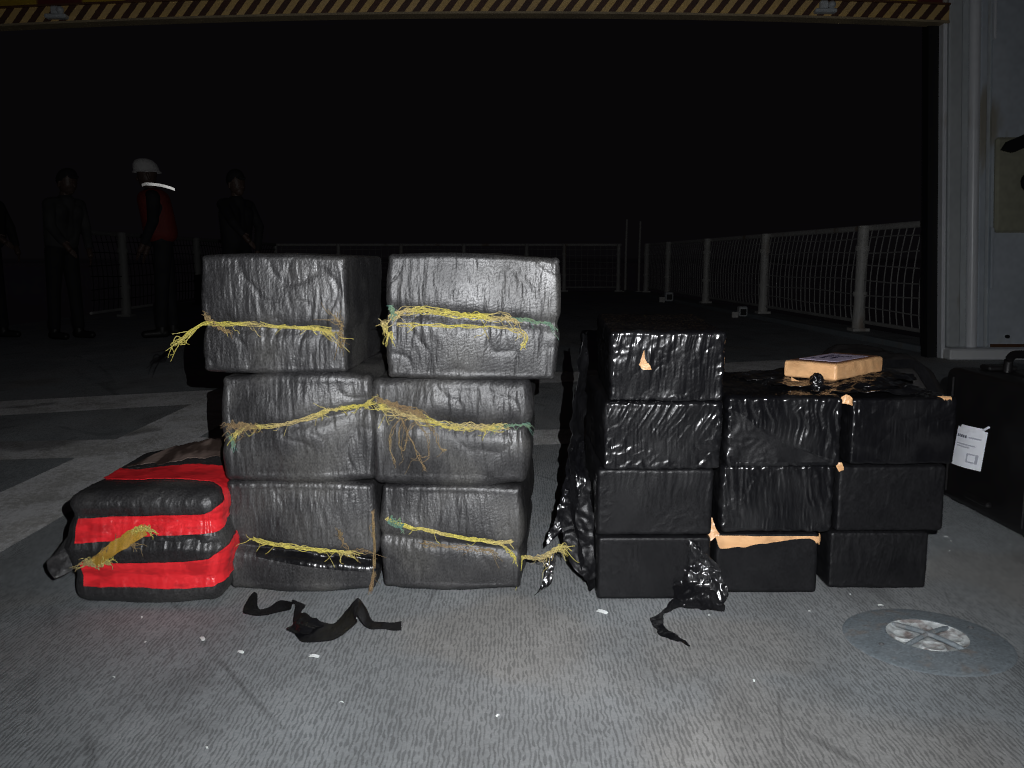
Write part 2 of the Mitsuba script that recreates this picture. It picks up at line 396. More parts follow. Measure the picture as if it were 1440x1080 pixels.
def bale_disp(seed, cinch=(), lump=0.006, wr=0.0022, bulge=0.010):
    """cinch: list of (z of the twine at the middle, slope, depth, half width) in the bale's own frame."""
    def fn(S, p, n):
        h = S.h
        u = p / h
        d = bulge * (1 - u[:, 0] ** 2 * (1 - np.abs(n[:, 0]))) * (1 - u[:, 2] ** 2 * (1 - np.abs(n[:, 2]))) - bulge * 0.5
        d += lump * 2 * (blot(p + seed * 3.1, 7, seed) - 0.5)
        side = 1 - np.abs(n[:, 2]) ** 2
        wx = blot(p, 8, seed + 5) * 1.4
        tight = np.zeros(len(p))
        for z, sl, dep, w in cinch:
            t = (p[:, 2] - z - sl * p[:, 0] - 0.012 * (blot(p, 12, seed + 8) - 0.5)) / w
            d -= dep * np.exp(-np.abs(t) ** 1.6) * side
            tight += np.exp(-np.abs(t) / 3.0)
        a = ridge(noise(np.c_[p[:, 0] * 70 + 2.6 * wx, p[:, 1] * 34, p[:, 2] * 3.4 + wx], seed + 11)) ** 2.0
        b = ridge(noise(np.c_[p[:, 0] * 150 + 4 * wx, p[:, 1] * 60, p[:, 2] * 7], seed + 12)) ** 1.5
        g = ridge(noise(np.c_[p[:, 0] * 15 + p[:, 2] * 5 + 3 * wx, p[:, 1] * 12, p[:, 2] * 4 - p[:, 0] * 3], seed + 13)) ** 8
        d += side * wr * 0.72 * ((0.45 + 1.0 * tight) * (a * 0.8 + b * 0.65) - g * 1.1)
        d += 0.0007 * (noise(p * [170, 150, 24], seed + 14) - 0.5) * 2
        return d
    return fn


def film_disp(seed, wr=0.0012, ang=0.0, top=0.5, sag=0.003, dull=None, knots=0.0, cover=0.0):
    """Stretch film over a hard block. ang: lean of the wrinkles from upright (radians); top: how far they gather at the upper edge; cover: how much of the face they take; dull: (x, z, slope) below which one flat layer covers the wrinkles."""
    def fn(S, p, n):
        h = S.h
        wx = blot(p, 9, seed + 2) * 1.6
        ca, sa = math.cos(ang), math.sin(ang)
        A, B = p[:, 0] * ca - p[:, 2] * sa, p[:, 0] * sa + p[:, 2] * ca
        m = smooth01(0.30, 0.70, blot(p + 9.0, 8, seed + 3) + top * 0.5 * p[:, 2] / h[2] + cover)
        if dull is not None:
            lay = smooth01(-0.002, 0.002, p[:, 2] - (dull[1] + dull[2] * (p[:, 0] - dull[0])) - 0.006 * (noise(p * 14, seed + 1) - 0.5))
            m = m * lay
        a = ridge(noise(np.c_[A * 88 + 2.6 * wx, p[:, 1] * 40, B * 5 + wx], seed + 4)) ** 2
        b = ridge(noise(np.c_[A * 175 + 4.5 * wx, p[:, 1] * 60, B * 14], seed + 5)) ** 2
        e = np.maximum(np.abs(p[:, 0]) / h[0], np.abs(p[:, 2]) / h[2])
        rim = smooth01(0.86, 0.99, e)
        cr = smooth01(0.48, 0.72, blot(p + 3.0, 11, seed + 15) + 0.25 * (e - 0.6))
        crk = ridge(blot(p, 46, seed + 16)) ** 2
        d = wr * (m * (0.85 * a + 0.5 * b) * (1 - 0.5 * cr) + 0.9 * cr * crk + rim * 0.9 * (noise(p * 95, seed + 6) - 0.4) * 2)
        d += sag * (blot(p, 8, seed + 7) - 0.5) * 2
        d -= 0.0035 * knots * ridge(blot(p, 20, seed + 9)) ** 5
        if dull is not None:
            d += 0.0012 * (1 - lay) * side_of(n)
        return d
    return fn


def side_of(n):
    return np.maximum(-n[:, 1], 0)


def strands(C, N, n=7, R=0.005, r=0.0012, seed=0, fray=(0, 0), flen=0.045, stray=6, down=0.6, loose=0.5):
    """A bundle of fibres along the points C (with outward normals N), fraying at either end, with stray fibres standing off."""
    rng = np.random.default_rng(seed)
    C, N = np.asarray(C, float), np.asarray(N, float)
    t = np.gradient(C, axis=0)
    t /= np.linalg.norm(t, axis=1, keepdims=True) + 1e-12
    up = np.cross(N, t)
    s = np.linspace(0, 1, len(C))
    out = []
    for k in range(n):
        a = 2 * PI * k / n + rng.uniform(-0.4, 0.4)
        tw = rng.uniform(3, 7)
        rad = 0.8 * R * rng.uniform(0.35, 1.1) * (1 + loose * np.sin(s * rng.uniform(4, 11) + rng.uniform(0, 6)))
        w = R * loose * (noise(np.c_[s * 17 + k * 7.7, s * 0, s * 0], seed) - 0.5) * 3
        P = C + up * (rad * np.sin(a + tw * s) + w)[:, None] + N * (np.abs(rad) * (0.6 + 0.5 * np.cos(a + tw * s)))[:, None]
        out.append(tube(P, r * rng.uniform(0.55, 1.15), 5))
    for e, cnt in ((0, fray[0]), (-1, fray[1])):
        for k in range(cnt):
            d = (-t[0] if e == 0 else t[-1]) + rng.normal(0, 0.30, 3) + N[e] * rng.uniform(0.0, 0.35) + np.array([0, 0, -down * rng.uniform(0.0, 0.8)])
            d /= np.linalg.norm(d)
            L = flen * rng.uniform(0.25, 1.1)
            u = np.linspace(0, 1, 11)[:, None]
            bend = rng.normal(0, 0.55, 3) + np.array([0, 0, -down])
            curl = rng.normal(0, 0.10, 3)
            i0 = rng.integers(0, max(2, len(C) // 7)) if e == 0 else len(C) - 1 - rng.integers(0, max(2, len(C) // 7))
            P = C[i0] + N[e] * R * 0.5 + rng.normal(0, R * 0.5, 3) + d * L * u + bend * L * 0.5 * u ** 2 + curl * L * np.sin(u * rng.uniform(4, 9))
            out.append(tube(P, r * np.linspace(1.1, 0.45, 11), 5))
    for k in range(stray):
        i = rng.integers(0, len(C))
        u = np.linspace(0, 1, 11)[:, None]
        L = rng.uniform(0.02, 0.05)
        d = t[i] * rng.choice([-1, 1]) * rng.uniform(0.6, 1) + up[i] * rng.uniform(-0.45, 0.45) + N[i] * rng.uniform(0.0, 0.12)
        P = C[i] + d * L * u + N[i] * 0.004 + np.array([0, 0, -1]) * L * rng.uniform(0, 0.7) * u ** 2 + up[i] * L * 0.12 * np.sin(u * rng.uniform(3, 9))
        out.append(tube(P, r * 0.5, 4))
    return cat_mesh(out)


def twine(S, xz, parent, m='yellow_twine', name='twine', y=None, off=0.0005, free=0, **kw):
    """Twine over the front of a bale; xz in world metres; the first `free` points hang clear of it."""
    P = np.array([(x, S.c[1] - S.h[1] - 0.02, z) for x, z in xz])
    C = curve(P, 70)
    L, N = S.lay(C, off)
    ins = np.abs((C - S.c) @ S.R)[:, 0] > S.h[0]
    L[ins] = C[ins] + [0, 0.02, 0]
    N[ins] = [0, -1, 0]
    if ins.any():     # ease from the skin to the hanging end
        k = np.ones(9) / 9
        for a in range(3):
            pad = np.r_[[L[0, a]] * 4, L[:, a], [L[-1, a]] * 4]
            L[:, a] = np.convolve(pad, k, 'valid')
    return put(name, strands(L, N, **kw), m, parent, smooth=50)


def strip(S, P0, P1, n, m_, off, seed=0, rag=0.0):
    """A band of tape between two lines P0, P1 (world) laid on the skin of a package."""
    a, b = curve(P0, n), curve(P1, n)
    if rag:
        s = np.linspace(0, 1, n)
        b = b + (b - a) * (rag * (fbm(np.c_[s * 13, s * 0, s * 0], 3, seed) - 0.5) * 2)[:, None]
        a = a + (a - b) * (rag * (fbm(np.c_[s * 13, s * 0 + 5, s * 0], 3, seed) - 0.5) * 2)[:, None]
    w = np.linspace(0, 1, m_)[None, :, None]
    G = a[:, None] * (1 - w) + b[:, None] * w
    L, N = S.lay(G.reshape(-1, 3), off)
    top = L.reshape(n, m_, 3)
    return sheet(top, 0.0012)


def crumple(P, W, n, m_, amp, freq, seed, thick=0.0008):
    """A torn ribbon of plastic: centre line P, half-width vectors W, crumpled."""
    P = np.asarray(P, float)
    s = np.r_[0, np.cumsum(np.linalg.norm(np.diff(P, axis=0), axis=1) + 1e-7)]
    C, H = curve(P, n, s), (curve(W, n, s) if len(W) == len(P) else curve(W, n))
    w = np.linspace(-1, 1, m_)[None, :, None]
    G = C[:, None] + H[:, None] * w
    q = G.reshape(-1, 3)
    for k in range(3):
        q[:, k] += amp * (fbm(G.reshape(-1, 3).copy() * freq + 11 * k, 3, seed + k) - 0.5) * 2
    return sheet(q.reshape(n, m_, 3), thick)


# ------------------------------------------------------------------ the setting
deck_outline = Polygon([(-7.5, -4), (7, -4), (7, 7.6), (4.15, 7.6), (3.30, 21.9), (-5.95, 21.9), (-5.95, 7.6), (-7.5, 7.6)])
dk = trimesh.creation.extrude_polygon(deck_outline, 0.25, engine='earcut')
dk.apply_translation((0, 0, -0.25))
tag(put('deck', dk, 'deck_coating'), kind='structure')
hl = trimesh.creation.extrude_polygon(deck_outline.buffer(-0.05), 5.7, engine='earcut')
hl.apply_translation((0, 0, -5.96))
tag(put('ship_hull', hl, 'hull_paint'), kind='structure')
sea = box(-1300, 1300, -1300, 1300, -6.2, -5.9)
tag(put('sea', sea, 'sea_water'), kind='structure')


def line(name, pts):
    v = np.array([(x, y, 0.004) for x, y in pts])
    return tag(put(name, (v, np.array([[0, 1, 2], [0, 2, 3]])), 'deck_line_paint'), kind='structure')


line('deck_line', [(-1.705, 1.2), (-1.362, 1.2), (-1.385, 6.5), (-1.735, 6.5)])
line('deck_line', [(-5.5, 3.35), (-5.5, 2.92), (0.6, 3.74), (0.6, 4.06)][::-1])
line('deck_line', [(-4.6, 4.09), (-4.6, 3.52), (2.4, 6.46), (2.4, 6.98)][::-1])

# raised waterway bar along the starboard deck edge
v = []
for x, y in ((3.44, 7.45), (3.52, 7.45), (2.72, 21.0), (2.64, 21.0)):
    v += [(x, y, 0.0), (x, y, 0.05)]
bar = m3.Manifold.hull_points(np.array(v, np.float32)).to_mesh()
tag(put('deck_edge_bar', (bar.vert_properties[:, :3], bar.tri_verts), 'fitting_paint'), 'low grey bar along the deck edge in front of the netted fence', 'deck edge bar')


# ------------------------------------------------------------------ fences with safety nets
def fence(label, A, B, posts, out, h=1.11, cell=0.15, profile=((0.0, 0.03), (0.18, 0.0), (0.5, -0.01), (0.8, 0.02), (1.0, 0.06)), post_r=0.06, mp='fence_paint', mn='net_wire'):
    key = thing('netted_fence', label, 'fence')
    A, B = np.array(A, float), np.array(B, float)
    L = np.linalg.norm(B - A)
    d = (B - A) / L
    o = np.array(out, float)
    at = lambda s, k, z: np.array([*(A + d * s + o * k), z])
    kz = np.array(profile)
    kf = lambda z: np.interp(z / h, kz[:, 0], kz[:, 1])
    for s in posts:
        P = np.array([at(s, -0.02 + 0.0 * z, z) for z in np.linspace(0, h + 0.02, 9)])
        body = tube(P, np.r_[post_r * 1.15, post_r * 1.15, np.full(7, post_r)], 10)
        foot = box(-0.09, 0.09, -0.09, 0.09, 0, 0.03)
        foot.apply_translation(at(s, -0.02, 0))
        clip = trimesh.creation.cylinder(post_r * 1.25, 0.05, sections=12)
        clip.apply_translation(at(s, -0.02, h * 0.80))
        clip2 = trimesh.creation.cylinder(post_r * 1.25, 0.05, sections=12)
        clip2.apply_translation(at(s, -0.02, h * 0.36))
        put('post', cat_mesh([body, foot, clip, clip2]), mp, key, smooth=40)
    put('top_rail', tube([at(s, kf(h), h) for s in np.linspace(0, L, 12)], 0.033, 10), mp, key, smooth=40)
    put('bottom_rail', tube([at(s, kf(0.1), 0.1) for s in np.linspace(0, L, 12)], 0.02, 8), 'net_wire', key, smooth=40)
    ws = []
    rng = np.random.default_rng(int(abs(A[0]) * 10 + L))
    for s in np.arange(cell * 0.5, L, cell):
        b = rng.uniform(-0.02, 0.02)
        ws.append(tube([at(s + b * math.sin(z * 3), kf(z) + 0.004, z) for z in np.linspace(0.1, h, 9)], 0.0064, 4, False))
    for z in np.arange(0.1 + cell, h - 0.05, cell):
        ph = rng.uniform(0, 6)
        ss_ = np.linspace(0, L, max(8, int(L / 0.5)))
        ws.append(tube([at(s, kf(z), z + 0.012 * math.sin(s * 2.1 + ph)) for s in ss_], 0.0064, 4, False))
    tag(put('net', cat_mesh(ws), mn, key), kind='stuff')
    return key


fence('pale netted safety fence along the right edge of the deck', (3.93, 7.5), (3.17, 21.3), [2.22, 5.35, 8.4, 11.4, 13.6], (1, 0.055))
fence('dim netted fence across the far end of the deck', (-5.75, 21.5), (2.62, 21.5), [0.1, 1.6, 3.1, 4.6, 6.1, 7.0, 8.3], (0, 1), post_r=0.045)
fence('barely visible netted fence along the left deck edge behind the crew', (-5.28, 11.2), (-5.55, 21.3), [1.0, 4.1, 7.2], (-1, 0), mp='dim_fence_paint', mn='rubber')  # dimness painted in: posts and net take darker colours than the other fences
for i, (x, z, lab) in enumerate(((2.70, 1.70, 'thin upright pole at the right end of the far fence, left one of the two'), (3.02, 1.66, 'thin upright pole at the right end of the far fence, right one of the two'))):
    put_key = thing('deck_pole', lab, 'pole', 'poles at the far deck corner')
    put('shaft', tube([(x, 21.3, 0.02), (x, 21.3, 0.9), (x + 0.01, 21.3, z)], [0.03, 0.028, 0.024], 10), 'fence_paint', put_key, smooth=40)
    put('foot', lathe([(0.0, 0.02), (0.09, 0.02), (0.09, 0.0), (0, 0)][::-1], 16, (x, 21.3, 0)), 'fence_paint', put_key)
for x, y, s, lab in ((3.08, 11.85, 0.13, 'small pale deck light fixture near the second fence post, nearer one'), (2.84, 16.1, 0.16, 'small pale deck light fixture near the far fence posts, farther one')):
    k = thing('deck_light', lab, 'deck light', 'deck edge lights')
    put('housing', box(x - s * .45, x + s * .45, y, y + s, 0.02, s * 1.15, 0.015), 'jamb_steel', k)
    put('bracket', box(x - s * 1.1, x - s * .46, y + 0.02, y + 0.06, 0.0, s * 0.6, 0.006), 'fence_paint', k)
    put('lens', box(x - s * .3, x + s * .3, y - 0.008, y - 0.001, s * .3, s * .9, 0.003), 'case_plastic', k)

# ------------------------------------------------------------------ hangar door and the steel wall beside it
LEAN = 0.06


def lean(m):
    v, f = cat_mesh([m])
    v = v.copy()
    v[:, 0] -= LEAN * v[:, 2]
    return v, f


wall = thing('hangar_wall', 'weathered grey steel hangar wall with door jamb at the right edge', 'wall')
put('panel', lean(box(3.79, 6.6, 7.03, 7.12, 0.085, 3.3)), 'painted_steel', wall)
put('dark_strip', lean(box(3.31, 3.388, 7.05, 7.16, 0.0, 2.62)), 'rubber', wall)  # near-black strip along the inner side of the jamb
put('jamb_edge', lean(box(3.39, 3.42, 6.98, 7.14, 0.0, 3.3, 0.004)), 'bright_steel', wall)
put('jamb', lean(box(3.445, 3.55, 7.0, 7.13, 0.087, 3.3, 0.012)), 'jamb_steel', wall)
put('groove', lean(box(3.419, 3.80, 7.06, 7.15, 0.086, 3.298)), 'jamb_steel', wall)
pipe = tube([(3.64, 7.01, z) for z in np.linspace(0.088, 3.29, 12)], 0.042, 20)
put('guide_pipe', lean(pipe), 'bright_steel', wall, smooth=40)
put('trim', lean(box(3.688, 3.742, 7.01, 7.12, 0.088, 3.297, 0.008)), 'painted_steel', wall)
put('trim', lean(box(3.775, 3.80, 6.985, 7.029, 0.55, 1.02, 0.006)), 'painted_steel', wall)
put('trim', lean(box(3.775, 3.795, 6.985, 7.029, 2.42, 3.2, 0.006)), 'bright_steel', wall)
put('sill', box(3.40, 6.6, 6.86, 7.2, 0.0, 0.084, 0.01), 'pale_steel', wall)
put('weld_seam', lean(tube([(x, 7.03, 0.086 + 0.012) for x in np.linspace(3.8, 6.5, 30)], 0.012, 8)), 'brown_band', wall, smooth=40)
put('bolt', lean(trimesh.creation.cylinder(0.014, 0.03, sections=10).apply_transform(trimesh.transformations.rotation_matrix(PI / 2, [1, 0, 0])).apply_translation((3.93, 7.02, 0.17))), 'rubber', wall)

lock = thing('lock_box', 'olive stained lock plate with round dark knob on the right wall', 'door lock')
pl = lean(box(3.80, 4.4, 6.97, 7.028, 0.98, 1.70, 0.02))
put('plate', pl, 'olive_plate', lock)
kn = lathe([(0.0, -0.05), (0.05, -0.05), (0.075, -0.03), (0.08, 0.0)], 28)
knv = kn[0][:, [0, 2, 1]] + [4.06, 6.965, 1.36]
put('knob', lean((knv, kn[1][:, ::-1])), 'rubber', lock, smooth=40)
lev = m3.Manifold.hull_points(np.array([(x, y, z) for y in (6.90, 6.965) for x, z in ((3.82, 1.60), (3.86, 1.66), (4.08, 1.75), (4.08, 1.66), (3.90, 1.58))], np.float32)).to_mesh()
put('lever', lean((lev.vert_properties[:, :3], lev.tri_verts)), 'rubber', lock)
put('flange', lean(box(4.0, 4.12, 6.93, 6.968, 1.58, 1.74, 0.01)), 'olive_plate', lock)

door = thing('hangar_door', 'raised hangar door with yellow and black striped bottom beam', 'door')
X = np.linspace(-4.9, 3.27, 60)
CAMB = lambda x: 2.592 - 0.0062 * x * x


def beam(z0, z1, y0, y1):
    G = np.array([[(x, y, CAMB(x) + z) for y, z in ((y1, z0), (y0, z0), (y0, z1), (y1, z1), (y1, z0))] for x in X])
    v, f = sheet(G)
    capm = [np.array([[0, 1, 2], [0, 2, 3]]), np.array([[0, 2, 1], [0, 3, 2]]) + (len(X) - 1) * 5]
    return v, np.vstack([f, *capm])


put('bottom_lip', beam(0.0, 0.016, 6.95, 7.09), 'worn_lip', door)
put('hazard_beam', beam(0.017, 0.128, 6.97, 7.085), 'hazard_paint', door)
put('rib', beam(0.129, 0.142, 6.95, 7.08), 'brown_band', door)
put('door_panel', beam(0.143, 0.90, 7.0, 7.07), 'wide_hazard_paint', door)
for x in (-3.40, 2.32):
    z = CAMB(x)
    put('latch', cat_mesh([box(x - 0.07, x + 0.09, 6.90, 6.968, z + 0.03, z + 0.06, 0.008), box(x - 0.03, x + 0.03, 6.92, 6.969, z + 0.062, z + 0.12, 0.008),
                           trimesh.creation.icosphere(2, 0.028).apply_translation((x + 0.05, 6.91, z + 0.085))]), 'jamb_steel', door)

# ------------------------------------------------------------------ the black bales
def bale(label, geo, disp, group, **kw):
    S = Soft(*geo, disp, **kw)
    k = tag(put('bale', S.mesh(), 'black_sack', smooth=True), label, 'bale', group)
    return S, k


GB = 'black bales tied with yellow twine'
S, k = bale('topmost black bale of the left stack, yellow twine fraying past its left edge', (-0.698, -0.368, 2.005, 0.50, 0.522, 0.789, 0.015),
            bale_disp(1, [(-0.032, -0.04, 0.009, 0.018)], 0.005, 0.0026, 0.006), GB, yaw=-1.0, roll=0.6)
twine(S, [(-0.756, 0.592), (-0.727, 0.614), (-0.700, 0.638), (-0.656, 0.632), (-0.6, 0.634), (-0.512, 0.626), (-0.433, 0.622), (-0.405, 0.614)], k, seed=11, n=8, R=0.0048, fray=(13, 16), flen=0.048, stray=16, down=0.25)
twine(S, [(-0.692, 0.652), (-0.668, 0.628), (-0.640, 0.618)], k, m='pale_twine', seed=12, n=6, R=0.005, fray=(8, 5), flen=0.018, stray=3)
twine(S, [(-0.395, 0.642), (-0.385, 0.625), (-0.378, 0.60)], k, m='pale_twine', seed=13, n=4, R=0.006, fray=(9, 9), flen=0.05, stray=5, r=0.0008, down=0.0)
S, k = bale('middle black bale of the left stack, twine slanting up to the right', (-0.672, -0.322, 2.005, 0.50, 0.268, 0.520, 0.022),
            bale_disp(2, [(0.012, 0.21, 0.010, 0.018)], 0.011, 0.0024, 0.012), GB, yaw=1.0, roll=-0.4)
twine(S, [(-0.640, 0.376), (-0.622, 0.392), (-0.545, 0.402), (-0.479, 0.416), (-0.424, 0.436)], k, seed=21, n=8, R=0.0042, fray=(10, 6), flen=0.03, stray=9)
twine(S, [(-0.645, 0.402), (-0.62, 0.398), (-0.585, 0.400)], k, m='pale_twine', seed=24, n=8, R=0.009, fray=(8, 4), flen=0.02, stray=6)
twine(S, [(-0.424, 0.436), (-0.40, 0.440), (-0.357, 0.444), (-0.325, 0.449)], k, seed=22, n=6, R=0.0045, fray=(3, 18), flen=0.035, stray=9, down=0.1)
twine(S, [(-0.652, 0.372), (-0.645, 0.364), (-0.640, 0.353)], k, m='teal_twine', seed=23, n=5, R=0.004, fray=(5, 6), flen=0.014, stray=0)
S, k = bale('lowest black bale of the left stack, standing on the deck with a deep fold', (-0.668, -0.318, 2.008, 0.50, 0.004, 0.268, 0.019),
            bale_disp(3, [(-0.040, -0.10, 0.021, 0.012)], 0.007, 0.0020, 0.010), GB, roll=0.6)
twine(S, [(-0.603, 0.134), (-0.531, 0.119), (-0.448, 0.108), (-0.376, 0.100)], k, seed=31, n=9, R=0.0048, fray=(5, 12), flen=0.035, stray=9, off=0.008)
twine(S, [(-0.40, 0.150), (-0.39, 0.115), (-0.375, 0.10), (-0.345, 0.105)], k, m='pale_twine', seed=32, n=3, R=0.006, fray=(4, 6), flen=0.05, stray=8, r=0.0008)
put('dark_strap', strip(S, [(-0.60, 1.99, 0.108), (-0.50, 1.98, 0.098), (-0.40, 1.98, 0.088), (-0.322, 1.99, 0.086), (-0.31, 2.10, 0.09)],
                        [(-0.60, 1.99, 0.090), (-0.50, 1.98, 0.072), (-0.40, 1.98, 0.058), (-0.322, 1.99, 0.052), (-0.31, 2.10, 0.06)], 90, 8, 0.006, 3), 'black_film', k, smooth=50)

S, k = bale('topmost and widest black bale of the middle stack, two bands of yellow twine', (-0.283, 0.097, 1.985, 0.50, 0.510, 0.787, 0.015),
            bale_disp(4, [(-0.000, -0.05, 0.008, 0.016)], 0.005, 0.0028, 0.008), GB, yaw=1.5, roll=1.4)
twine(S, [(-0.277, 0.645), (-0.259, 0.661), (-0.192, 0.667), (-0.128, 0.659), (-0.032, 0.650), (0.010, 0.646)], k, seed=41, n=12, R=0.0075, fray=(9, 14), flen=0.03, stray=14)
twine(S, [(-0.256, 0.634), (-0.144, 0.631), (-0.032, 0.628), (0.020, 0.620), (0.034, 0.602), (0.022, 0.585)], k, seed=42, n=3, R=0.004, fray=(2, 10), flen=0.02, stray=4)
twine(S, [(-0.288, 0.640), (-0.282, 0.625), (-0.275, 0.612)], k, seed=43, n=5, R=0.006, fray=(6, 9), flen=0.026, stray=2)
twine(S, [(-0.276, 0.676), (-0.270, 0.664), (-0.268, 0.650)], k, m='teal_twine', seed=44, n=6, R=0.006, fray=(5, 5), flen=0.012, stray=0)
twine(S, [(0.010, 0.646), (0.035, 0.644), (0.07, 0.637), (0.090, 0.634)], k, m='teal_twine', seed=45, n=4, R=0.004, fray=(3, 3), flen=0.02, stray=3)
S, k = bale('middle black bale of the middle stack, sagging, with loose twine loops hanging down', (-0.318, 0.047, 2.0, 0.50, 0.258, 0.512, 0.028),
            bale_disp(5, [(0.022, -0.10, 0.013, 0.020)], 0.013, 0.0025, 0.013), GB, yaw=-2.0, roll=0.5)
twine(S, [(-0.312, 0.447), (-0.26, 0.432), (-0.195, 0.413), (-0.13, 0.398), (-0.049, 0.397), (-0.02, 0.399)], k, seed=51, n=12, R=0.0085, fray=(8, 10), flen=0.03, stray=16)
twine(S, [(-0.310, 0.462), (-0.275, 0.45), (-0.24, 0.44), (-0.205, 0.432)], k, m='pale_twine', seed=52, n=8, R=0.008, fray=(8, 6), flen=0.025, stray=8)
twine(S, [(-0.03, 0.399), (0.0, 0.402), (0.043, 0.404)], k, m='teal_twine', seed=53, n=4, R=0.006, fray=(6, 2), flen=0.02, stray=4, r=0.0009)
for j, q in enumerate(([(-0.25, 0.425), (-0.274, 0.39), (-0.280, 0.355), (-0.270, 0.315)], [(-0.262, 0.425), (-0.235, 0.38), (-0.215, 0.335), (-0.200, 0.300)], [(-0.20, 0.412), (-0.175, 0.385), (-0.165, 0.350), (-0.150, 0.345)],
                       [(-0.24, 0.42), (-0.26, 0.36), (-0.25, 0.345), (-0.235, 0.395), (-0.22, 0.415)], [(-0.22, 0.41), (-0.19, 0.36), (-0.19, 0.335), (-0.21, 0.33)])):
    twine(S, q, k, m='pale_twine', name='loose_fibre', seed=54 + j, n=2, R=0.003, r=0.0009, fray=(0, 2), flen=0.02, stray=2, off=0.004)
S, k = bale('lowest black bale of the middle stack, bright yellow twine slanting across its face', (-0.292, 0.040, 2.012, 0.50, 0.004, 0.258, 0.018),
            bale_disp(6, [(-0.012, -0.10, 0.009, 0.014)], 0.007, 0.0020, 0.010), GB, yaw=-4.0)
twine(S, [(-0.303, 0.178), (-0.267, 0.164), (-0.199, 0.150), (-0.116, 0.136), (-0.033, 0.124), (0.000, 0.127)], k, seed=61, n=8, R=0.0040, fray=(6, 3), flen=0.02, stray=4)
twine(S, [(-0.033, 0.124), (-0.010, 0.102), (0.010, 0.082)], k, seed=62, n=5, R=0.0034, fray=(0, 4), flen=0.016, stray=0)
twine(S, [(-0.210, 0.118), (-0.15, 0.112), (-0.05, 0.102)], k, m='pale_twine', seed=63, n=4, R=0.006, fray=(4, 4), flen=0.03, stray=6, r=0.0009)
twine(S, [(-0.290, 0.176), (-0.272, 0.166), (-0.258, 0.158)], k, m='teal_twine', seed=64, n=7, R=0.010, fray=(3, 3), flen=0.012, stray=0)

# frayed rope between the two lowest bales
P = curve([(-0.325, 2.02, 0.205), (-0.322, 2.00, 0.15), (-0.321, 2.005, 0.10), (-0.326, 2.01, 0.045), (-0.332, 2.0, 0.008)], 60)
k = thing('tan_rope', 'frayed tan rope hanging upright between the two lowest bales', 'rope')
put('cord', strands(P, np.tile([0, -1.0, 0], (60, 1)), n=6, R=0.0036, r=0.0009, seed=71, fray=(5, 4), flen=0.018, stray=5, loose=0.25), 'pale_twine', k, smooth=50)

# bale with the red tape
RY = 1.925
def red_disp():
    base = bale_disp(7, [(0.070, -0.05, 0.012, 0.018), (0.003, 0.0, -0.010, 0.020), (-0.060, 0.0, 0.008, 0.018)], 0.008, 0.0024, 0.008)
    def fn(S, p, n):
        d = base(S, p, n)
        # the wrap hunches up towards the back
        return d + 0.030 * np.maximum(n[:, 2], 0) * smooth01(-0.02, 0.20, p[:, 1]) * smooth01(-0.19, 0.05, p[:, 0])
    return fn


S = Soft(-1.004, -0.666, RY, 0.46, 0.002, 0.262, 0.036, red_disp(), yaw=1.5, roll=-0.6)
k = tag(put('bale', S.mesh(), 'black_sack', smooth=True), 'black bale bound with red tape at the left, lying on the deck', 'bale')
put('red_tape', strip(S, [(-0.982, RY - .03, 0.203), (-0.90, RY - .03, 0.207), (-0.80, RY - .03, 0.210), (-0.70, RY - .03, 0.212), (-0.645, RY - .02, 0.222), (-0.60, RY + 0.06, 0.255), (-0.60, RY + 0.16, 0.29)],
                      [(-0.982, RY - .03, 0.150), (-0.90, RY - .03, 0.156), (-0.80, RY - .03, 0.166), (-0.70, RY - .03, 0.170), (-0.645, RY - .02, 0.172), (-0.60, RY + 0.06, 0.185), (-0.60, RY + 0.16, 0.20)], 150, 26, 0.0030, 7, 0.04), 'red_tape', k, smooth=50)
put('red_tape', strip(S, [(-0.978, RY - .03, 0.104), (-0.86, RY - .03, 0.105), (-0.74, RY - .03, 0.106), (-0.66, RY - .03, 0.118), (-0.61, RY + 0.05, 0.150), (-0.60, RY + 0.2, 0.16)],
                      [(-0.970, RY - .03, 0.048), (-0.86, RY - .03, 0.045), (-0.74, RY - .03, 0.044), (-0.66, RY - .03, 0.047), (-0.61, RY + 0.05, 0.055), (-0.60, RY + 0.2, 0.06)], 150, 26, 0.0030, 8, 0.05), 'red_tape', k, smooth=50)
put('red_tape', strip(S, [(-1.02, RY + 0.17, 0.31), (-0.92, RY + 0.12, 0.33), (-0.80, RY + 0.10, 0.33), (-0.70, RY + 0.085, 0.32), (-0.615, RY + 0.06, 0.29), (-0.60, RY + 0.045, 0.23)],
                      [(-1.00, RY + 0.25, 0.31), (-0.90, RY + 0.235, 0.33), (-0.80, RY + 0.235, 0.33), (-0.70, RY + 0.23, 0.33), (-0.612, RY + 0.20, 0.29), (-0.60, RY + 0.16, 0.22)], 130, 22, 0.0032, 9, 0.05), 'red_tape', k, smooth=50)
put('clear_wrap', strip(S, [(-0.97, RY + 0.27, 0.33), (-0.85, RY + 0.27, 0.34), (-0.76, RY + 0.28, 0.34), (-0.70, RY + 0.30, 0.34)],
                        [(-0.93, RY + 0.36, 0.33), (-0.85, RY + 0.42, 0.35), (-0.78, RY + 0.42, 0.35), (-0.71, RY + 0.36, 0.34)], 70, 26, 0.004, 10, 0.2), 'clear_wrap', k, smooth=50)
a, b = np.array([-0.817, RY - .03, 0.184]), np.array([-0.932, RY - .03, 0.108])
dv = np.array([0.55, 0, -0.83]) * 0.0135
put('ochre_strap', strip(S, [a + dv, (a + b) / 2 + dv * 1.1 + [0, 0, 0.004], b + dv * 0.8], [a - dv, (a + b) / 2 - dv + [0, 0, 0.004], b - dv * 0.8], 60, 10, 0.013, 4, 0.1), 'ochre_webbing', k, smooth=50)
